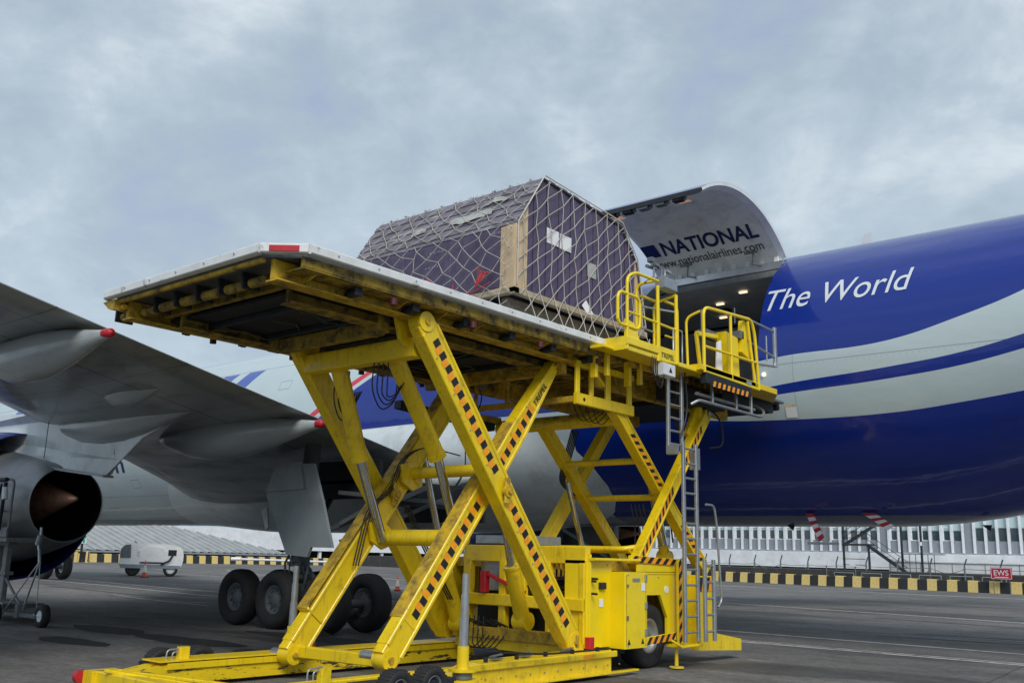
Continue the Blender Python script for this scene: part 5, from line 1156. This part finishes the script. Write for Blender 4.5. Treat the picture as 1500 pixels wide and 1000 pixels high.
# red tip on the second cone is dark at top in the photograph: keep same body
# white ground unit
gu=root('ground_support_unit',(0,0,0),'white rounded ground power trailer with blue-grey skirt parked left','ground unit')
CARTW=mat('cart_white_paint',(.88,.89,.90),.35,dirt=(.6,.6,.58),dscale=2,damt=.35,var=.04)
X0,X1,Y0,Y1=-1.72,1.72,-.75,.75
P=[(X0+.06,.55),(X0,.8),(X0+.02,1.4),(X0+.10,1.62),(X0+.26,1.76),(X0+.5,1.82),(X0+1.3,1.86),(X1-1.2,1.82),(X1-.45,1.74),(X1-.2,1.64),(X1-.06,1.46),(X1,1.2),(X1,.9),(X1-.08,.55)]
b_=B(); b_.prism([(x,Y0,z) for x,z in P],(0,Y1-Y0,0)); bd=b_.build('body',CARTW,gu)
b_=B(); b_.prism([(x,Y0-.05,z) for x,z in [(X0+1.05,.66),(X1-.95,.66),(X1-.95,1.35),(X1-1.15,1.62),(X0+1.5,1.70),(X0+1.05,1.40)]],(0,.05,0)); b_.build('side_cover',CARTW,bd)
b_=B(); b_.prism([(x,Y0-.04,z) for x,z in [(X0+.1,.44),(X1-.3,.44),(X1-.1,.62),(X0,.66)]],(0,Y1-Y0+.08,0)); b_.build('skirt',BGREY,bd)
b_=B(); b_.box(X0+1.1,X1-1.0,Y0-.08,Y0-.05,.72,.80); b_.build('dark_slot',BLK,bd)
b_=B(); b_.box(X1-.85,X1-.4,Y0-.03,Y0,1.18,1.5); b_.tube([(X1-.55,Y0-.05,1.3),(X1-.75,Y0-.1,.9),(X1-1.2,Y0-.1,.66)],.05); b_.build('hose_reel',DARK,bd)
b_=B(); b_.prism([(X0+.02,Y0-.02,1.0),(X0+.6,Y0-.02,1.0),(X0+.55,Y0-.02,1.75),(X0+.25,Y0-.02,1.72),(X0+.04,Y0-.02,1.5)],(0,.02,0)); b_.build('end_panel',GRYM,bd)
b_=B(); b_.lathe([(0,.12),(.02,.12)],(X0+1.0,Y0-.02,1.25),(0,1,0),16); b_.lathe([(0,.07),(.02,.07)],(X0+1.0,Y0-.02,1.25),(0,1,0),16); b_.cyl((X0+.9,Y0+.3,1.8),(X0+.7,Y0+.3,1.95),.04); b_.build('badge',GRYM,bd)
for x in (X0+.75,X1-.65):
    for y in (Y0+.12,Y1-.12):
        b_=B(); b_.lathe([(-.10,.2),(-.12,.33),(-.1,.40),(.1,.40),(.12,.33),(.10,.2)],(x,y,.40),(0,1,0),24); wv=b_.build('wheel',RUB,gu,fix=False)
        b_=B(); b_.lathe([(-.11,.24),(-.08,.16),(-.10,0)],(x,y,.40),(0,1,0),20); b_.lathe([(.11,.24),(.08,.16),(.10,0)],(x,y,.40),(0,1,0),20); b_.build('rim',WMETAL if x>0 else RUB,wv,fix=False)
gu.location=(-52.6,30.0,0); gu.rotation_euler=(0,0,R(60))
# tow bar trailer by the barrier
tb=root('tow_bar',(-84,64,0),'long white aircraft tow bar on small wheels before the left barrier','tow bar')
b_=B(); b_.cyl((-86.5,58.5,.62),(-82.5,69,.50),.11,n=8); b_.cyl((-86.7,58.2,.62),(-86.2,59.0,.62),.18,n=8); b_.build('bar',WMETAL,tb)
for dx in (-.4,.4):
    b_=B(); b_.cyl((-84.3+dx,63.9-dx*.4,.34),(-84.2+dx,63.9-dx*.4+.2,.34),.34,n=16); b_.build('wheel',RUB,tb)
# maintenance stand at far left
st=root('maintenance_stand',(-13.0,5.5,0),'grey tubular wheeled maintenance stand at the left edge before the engine','stand')
def sb(name,m,fn,par=None): return pb(name,m,fn,par or st)
Ys=5.6
def S2(px,py,y=Ys): 
    return None
STG=mat('stand_grey_paint',(.17,.18,.19),.5,dirt=(.07,.07,.07),dscale=5,damt=.6)
st.location=(-22.2,9.4,0)
sb('mast',STG,lambda b:(b.box(-23.05,-22.85,9.5,9.62,.35,1.75),b.box(-23.5,-23.32,9.5,9.62,.35,1.75),b.box(-23.6,-22.7,9.45,9.65,1.62,1.78),b.box(-23.5,-22.7,9.46,9.64,.98,1.06)))
sb('platform',STG,lambda b:(b.box(-23.9,-22.25,9.2,10.0,1.70,1.80),b.box(-23.9,-22.25,9.18,9.22,1.8,2.0)))
b_=B(); b_.tube([(-22.28,9.22,1.8),(-22.28,9.22,3.05),(-22.75,9.22,3.10),(-24.0,9.22,3.12)],.028,8,rad=.15); b_.tube([(-22.28,9.22,2.38),(-23.9,9.22,2.38)],.022,8); b_.tube([(-22.28,9.22,2.0),(-23.9,9.22,2.0)],.022,8); b_.tube([(-22.95,9.22,2.05),(-22.95,9.22,3.0)],.022,8,rad=.1)
b_.build('guard_rail',STG,st)
sb('control_head',DARK,lambda b:(b.beam((-22.6,9.15,1.95),(-22.55,9.15,3.0),.07,.06),b.cyl((-22.7,9.1,3.05),(-22.4,9.1,3.05),.05),b.beam((-22.75,9.1,2.6),(-22.65,9.1,2.95),.04,.05)))
sb('white_cup',WMETAL,lambda b:b.cyl((-22.42,9.12,2.62),(-22.48,9.12,2.88),.06,n=12))
sb('base_frame',STG,lambda b:(b.box(-24.0,-20.75,9.35,9.43,.16,.24),b.box(-24.0,-22.0,9.2,10.1,.30,.40),b.beam((-22.7,9.5,.9),(-21.6,9.5,.25),.05,.05),b.box(-21.62,-21.5,9.3,9.5,.14,.42)))
sb('pale_deck_plate',STL,lambda b:b.box(-23.4,-21.9,9.15,9.9,.40,.43))
sb('jack_leg',STL,lambda b:(b.beam((-21.95,9.15,.12),(-21.07,9.45,1.30),.03,.03),b.beam((-21.45,9.4,.30),(-21.05,9.45,1.30),.035,.035),b.beam((-21.02,9.5,.2),(-21.03,9.45,1.30),.02,.02),b.tube([(-21.06,9.45,1.28),(-21.12,9.45,1.5),(-21.22,9.45,1.68)],.035),b.cyl((-21.24,9.45,1.66),(-21.16,9.45,1.86),.065,n=14),b.cyl((-21.16,9.45,1.86),(-21.18,9.45,2.02),.03,n=10)))
for (x,y) in ((-20.62,9.45),(-21.75,8.95)):
    b_=B(); b_.lathe([(-.06,.11),(-.085,.15),(-.07,.225),(.07,.225),(.085,.15),(.06,.11)],(x,y,.225),(0,1,0),28); wv=b_.build('caster_wheel',RUB,st,fix=False)
    b_=B(); b_.lathe([(-.065,.115),(-.05,.05),(-.075,.0)],(x,y,.225),(0,1,0),20); b_.cyl((x-.28,y-.05,.23),(x,y-.05,.23),.025); b_.build('rim',WMETAL,wv,fix=False)

# ------------------------------------------------------------------ background
def barrier(P,Q,pitch,label,h=.80,grp='painted concrete barriers round the apron'):
    P=Vector((*P,0)); Q=Vector((*Q,0)); d=(Q-P); L_=d.length; d.normalize(); nn=Vector((-d.y,d.x,0)); r=root('concrete_barrier',tuple(P),label,'barrier')
    k=0; s_=0; bw=pitch/2; meshes={}
    while s_<L_:
        key=(k%2,(k//2)%4)
        if key not in meshes:
            rr=random.Random(k*7+1); yy=k%2==0; w=.27 if yy else .25; hh=h+(.02 if yy else -.01); b_=B()
            j=lambda a=.012: rr.uniform(-a,a)
            prof=[(-w-.04,0),(-w-.02,.18),(-w+.05,hh-.04),(-w+.08,hh),(w-.08,hh),(w-.05,hh-.04),(w+.02,.18),(w+.04,0)]
            A=[Vector((.012+j(),y,z+j(.006)*(z>0))) for y,z in prof]; C_=[Vector((bw-.012+j(),y,z+j(.006)*(z>0))) for y,z in prof]
            n_=len(prof); b_.add(A+C_,[list(range(n_)),list(range(2*n_-1,n_-1,-1))]+[[i,(i+1)%n_,n_+(i+1)%n_,n_+i] for i in range(n_)])
            me=b_.build('t',BYEL if yy else BBLK,None); meshes[key]=me.data; bpy.data.objects.remove(me)
        o=bpy.data.objects.new('block',meshes[key]); COL.objects.link(o); o.parent=r
        p=d*s_; o.location=p; o.rotation_euler=(0,0,math.atan2(d.y,d.x)); s_+=bw; k+=1
    return r
barrier((-93.2,33.0),(-91.5,83.0),1.47,'low barrier of alternating yellow and black blocks along the left side, before the grey roof')
barrier((-90.7,83.6),(-8.0,74.2),1.47,'low barrier of alternating yellow and black blocks on the right, before the white terminal')
# terminal building, facade on Y=92
FY=92.0
tm=root('terminal_building',(-40,92,0),'long white terminal with narrow windows between white fins and grey panels','building')
b_=B(); b_.box(-92,-2,FY+.3,FY+14,0,12); b_.build('wall',CLAD,tm)
b_=B(); b_.box(-92,-2,FY-.35,FY+.3,1.35,2.85); b_.build('white_band',CLAD,tm)
b_=B(); b_.box(-92,-2,FY-.15,FY+.3,0,1.35); b_.build('base_wall',DWALL,tm)
b_=B(); b_.box(-92,-2,FY-.02,FY+.3,2.85,3.0); b_.build('grey_ledge',SPAN,tm)
def share(name,build):
    b_=B(); m=build(b_); o=b_.build(name,m,None); me=o.data; bpy.data.objects.remove(o); return me
PB=.93
mfin=share('fin',lambda b:(b.box(-.10,.10,-.12,.30,0,3.42),CLAD)[1])
mpan=share('panel',lambda b:(b.box(-.362,.362,.06,.30,0,1.02),SPAN)[1])
mwin=share('window',lambda b:(b.box(-.362,.362,.20,.28,0,1.06),GLAS)[1])
mwin2=share('blind',lambda b:(b.box(-.362,.362,.16,.28,0,1.14),GLASP)[1])
mfr=share('frame',lambda b:(b.box(-.36,-.25,.10,.28,0,1.06),b.box(.25,.36,.10,.28,0,1.06),b.box(-.36,.36,.10,.28,1.06,1.14),b.box(-.36,.36,.08,.28,-.07,0),CLAD)[-1])
def place(me,name,par,loc,l=None):
    o=bpy.data.objects.new(name,me); COL.objects.link(o); o.parent=par; o.matrix_parent_inverse=world_of(par).inverted(); o.location=loc; return o
k=0; x=-75.0; rnd=random.Random(21)
while x<-12:
    solid=(abs(x+32.4)<.5 or abs(x+25.2)<.5) 
    place(mfin,'fin',tm,(x-PB/2,FY,2.95))
    if solid:
        b_=B(); b_.box(x-.33,x+.33,FY+.05,FY+.3,2.98,6.3); b_.build('grey_door_panel',SPAN,tm)
    else:
        place(mpan,'spandrel_panel',tm,(x,FY,2.98))
        w_=place(mwin,'window',tm,(x,FY,4.06)); sm_=x<-25.5
        if sm_: w_.scale.z=.74

        if rnd.random()<.6 and sm_: 
            f=place(mfr,'frame',w_,(x,FY,4.06)); f.matrix_parent_inverse=Matrix.Translation((-x,-FY,-4.06)) if False else f.matrix_parent_inverse
        bl_=place(mwin2,'blind_pane',tm,(x,FY,4.92 if sm_ else 5.16)); bl_.scale.z=1.2 if sm_ else 1.0
    if x>-34:
        place(mpan,'spandrel_panel',tm,(x,FY,6.42)); place(mfin,'fin',tm,(x-PB/2,FY,6.42))
    k+=1; x+=PB
b_=B(); b_.box(-92,-2,FY-.02,FY+.3,6.33,6.42); b_.build('ledge',CLAD,tm)
# lower white cabins beyond the fence on the right
cbn=root('site_cabin',(-22,88,0),'low white corrugated shed below the terminal windows, behind the EWS sign','shed')
b_=B(); b_.box(-30.5,-12,88,90,0.2,2.05); b_.build('wall',WMETAL,cbn)
for k in range(7):
    b_=B(); b_.box(-30.4+2.6*k,-30.34+2.6*k,87.96,88,0.2,2.05); b_.build('panel_seam',SPAN,cbn)
b_=B(); b_.box(-30.6,-11.9,87.9,90.1,2.05,2.2); b_.build('roof',CLAD,cbn)
bk_=struct(pb('embankment',DWALL,lambda b:b.box(-90,-4,78.5,86.5,0,1.25)))
bk_.parent=None; bk_.matrix_parent_inverse=Matrix()
# external stair
sr=root('steel_staircase',(-30,84.5,0),'dark steel outside staircase against the terminal facade','staircase')
def q_(name,fn,m=DSTL): return pb(name,m,fn,sr)
for x in (-33.2,-31.0,-28.2,-26.6): q_('post',lambda b:b.box(x,x+.16,84.4,84.56,0,6.2 if x>-30 or x<-33 else 3.2))
q_('landing',lambda b:(b.box(-33.2,-30.8,84.3,85.6,3.35,3.5),b.box(-29.3,-25,84.3,85.6,5.75,5.9)))
q_('stringer',lambda b:(b.beam((-33.0,84.4,3.4),(-29.0,84.4,5.85),.08,.28),b.beam((-31.0,84.4,3.4),(-27.6,84.4,1.0),.08,.28)))
for k in range(11):
    t_=k/10; q_('tread',lambda b:b.box(-33.0+4*t_-.15,-33.0+4*t_+.15,84.45,85.4,3.4+2.45*t_,3.44+2.45*t_)); q_('tread',lambda b:b.box(-31.0+3.4*t_-.15,-31.0+3.4*t_+.15,84.45,85.4,3.4-2.4*t_,3.44-2.4*t_))
b_=B()
for dz in (.5,1.0):
    b_.tube([(-33.1,84.35,3.5+dz),(-29.1,84.35,5.9+dz)],.03,6); b_.tube([(-31,84.35,3.4+dz),(-27.6,84.35,1.0+dz)],.03,6); b_.tube([(-33.2,84.35,3.5+dz),(-30.8,84.35,3.5+dz)],.03,6); b_.tube([(-33.2,84.35,1.2+dz),(-31.2,84.35,1.2+dz)],.03,6)
for k in range(6): b_.tube([(-28.0+.5*k,84.35,1.2),(-28.0+.5*k,84.35,2.7)],.03,6)
b_.tube([(-28,84.35,2.7),(-24.6,84.35,2.7)],.03,6); b_.build('railing',DSTL,sr)
q_('globe_lamp',lambda b:b.cyl((-26.5,84.2,3.4),(-26.5,84.2,3.7),.14),WMETAL)
# barrel drum seen at the stair's head
q_('duct_drum',lambda b:(b.cyl((-35.0,84.5,3.7),(-35.0,84.5,4.9),.62,n=20),b.box(-36.2,-33.8,84,85.2,3.4,3.6)),GRYM)
# security fence: angled posts with sagging wires
fn=root('security_fence',(-40,79.5,0),'wire fence with cranked grey posts behind the right barrier','fence')
FYY=78.0; k=0; x=-70
while x<-12:
    y=FYY+(-x-18)*.09; b_=B(); b_.cyl((x,y,0),(x,y,1.85),.065,n=8); b_.cyl((x,y,1.85),(x+.22,y-.12,2.35),.055,n=8); b_.build('post',GRYM,fn)
    if k%4==2: b_=B(); b_.cyl((x,y,1.5),(x-1.1,y,.5),.035,n=6); b_.build('stay',GRYM,fn)
    x+=2.55; k+=1
b_=B(); x=-70
while x<-14.6:
    y=FYY+(-x-18)*.09; s_=random.choice((.05,.1,.45)); b_.tube([(x,y,1.6),(x+1.27,y,1.6-s_),(x+2.55,y,1.6)],.028,4,caps=False,rad=.8); b_.tube([(x,y,1.2),(x+2.55,y,1.2)],.012,4,caps=False); x+=2.55
b_.build('wire',GRYM,fn)
hoops=[]
mh=share('hoop',lambda b:(b.tube([(-.8,0,0),(-.8,0,1.06),(.8,0,1.06),(.8,0,0)],.035,6,rad=.05),STL)[1])
ORD=['first','second','third','fourth','fifth','sixth','seventh','eighth','ninth','tenth','eleventh','last']
for i,x in enumerate([-44.6+2.3*k for k in range(12)]):
    o=bpy.data.objects.new('hoop_rail',mh); COL.objects.link(o); o.location=(x,77.2+(-x-18)*.09,0); tag(o,'low pale metal hoop behind the right barrier, %s of the row counted from the ladder'%ORD[i],'hoop','metal hoops behind the right barrier')
# EWS sign
sg=root('sign_board',(-18.2,74.6,0),'small dark red EWS sign with white letters above the right barrier','sign')
b_=B(); b_.box(-18.85,-17.45,74.62,74.66,.98,1.78); b_.build('board',SRED,sg); b_=B()
for (a,c,z0,z1) in ((-18.81,-17.49,1.72,1.75),(-18.81,-17.49,1.01,1.04),(-18.81,-18.78,1.04,1.72),(-17.52,-17.49,1.04,1.72)): b_.box(a,c,74.61,74.62,z0,z1)
b_.build('border',WHT,sg)
text_on('lettering','EWS',lambda u,v:Vector((u,74.606,v)),-18.62,-17.68,1.25,.36,WTXT,sg,bold=.006)
b_=B(); b_.box(-18.6,-17.7,74.608,74.612,1.10,1.15); b_.build('small_print',WTXT,sg)
for x in (-18.7,-17.65): b_=B(); b_.cyl((x,74.7,0),(x,74.7,1.7),.03,n=8); b_.build('post',GRYM,sg)
# camera floodlights on posts
for (x,lab) in ((-32.3,'small pale floodlight on a cranked post behind the barrier, nearer the ladder'),(-29.9,'small pale floodlight on a post just left of the steel staircase'),(-16.9,'dark headed floodlight on a post right of the EWS sign')):
    r=root('floodlight',(x,78.5,0),lab,'floodlight'); b_=B(); b_.cyl((x,78.5,0),(x,78.5,1.65),.05,n=8); b_.build('post',GRYM,r); b_=B(); b_.beam((x-.35,78.4,1.7),(x+.1,78.4,1.62),.2,.12); b_.build('lamp_head',WMETAL if x<-20 else DARK,r)
# left: long shed with sloping corrugated roof
sh=root('long_shed',(-100,55,0),'low grey building with a big sloping ribbed sheet roof behind the left barrier','building')
b_=B(); b_.box(-130,-97.6,20,72,0,1.0); b_.build('wall',DWALL,sh)
b_=B(); b_.box(-97.3,-97.0,20,73.5,.92,1.10); b_.build('gutter',SPAN,sh)
mrib=[]
y=22.0
while y<73.2:
    yt=min(y,62.5+ (0)); 
    top=(-108.5,y,4.05) if y<64 else (-97.2-(11.3*(73.6-y)/9.6),y,1.12+2.93*(73.6-y)/9.6)
    b_=B(); P=Vector((-97.0,y,1.10)); Q=Vector(top); 
    y2=y+.98; P2=Vector((-97.0,y2,1.10)); Q2=Vector((-108.5,y2,4.05)) if y2<64 else Vector((-97.2-(11.3*max(0,73.6-y2)/9.6),y2,1.12+2.93*max(0,73.6-y2)/9.6))
    up=Vector((.06,0,.12)); b_.add([P,P2,Q2,Q,P+up,P+Vector((0,.22,0))+up,Q+Vector((0,.22,0))+up,Q+up],[[0,1,2,3],[4,5,6,7],[0,4,7,3],[5,1,2,6]]); b_.build('roof_sheet',ROOFM,sh,fix=False); y+=1.0
# pale second roof behind
s2=root('white_hangar_roof',(-130,90,0),'white flat roofed building with pillars beyond the grey roof','building')
b_=B(); b_.box(-150,-112,52,132,1.6,4.2); b_.build('fascia',CLAD,s2)
for k in range(20): b_=B(); b_.box(-112.6,-112.2,54+4*k,54.4+4*k,0,1.6); b_.build('pillar',CLAD,s2)
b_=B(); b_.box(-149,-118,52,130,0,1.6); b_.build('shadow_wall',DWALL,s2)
# hi-vis bollards and sign
sp_=root('green_sign_post',(-91.4,44.8,0),'dark post carrying a small green and white sign by the engine','sign')
b_=B(); b_.cyl((-91.4,44.8,0),(-91.4,44.8,1.9),.12,n=10); b_.build('post',BLK,sp_); b_=B(); b_.box(-91.30,-91.24,44.55,45.1,1.75,2.55); b_.build('board',PAPER,sp_); b_=B(); b_.box(-91.24,-91.22,44.6,45.05,2.25,2.5); b_.box(-91.24,-91.22,44.75,44.95,1.8,2.2); b_.build('green_symbol',SGRN,sp_)
for (y,lab) in ((44.15,'yellow bollard with flat top left of the green sign post'),(45.25,'yellow striped bollard right of the green sign post')):
    r=root('bollard',(-91.0,y,0),lab,'bollard'); b_=B(); b_.cyl((-91,y,0),(-91,y,1.05),.16,n=12); b_.build('post',BYEL,r); b_=B(); b_.box(-91.25,-90.8,y-.25,y+.25,1.05,1.14) if y<45 else b_.box(-90.83,-90.81,y-.04,y+.04,.1,1.0); b_.build('cap' if y<45 else 'dark_stripe',BYEL if y<45 else BBLK,r)
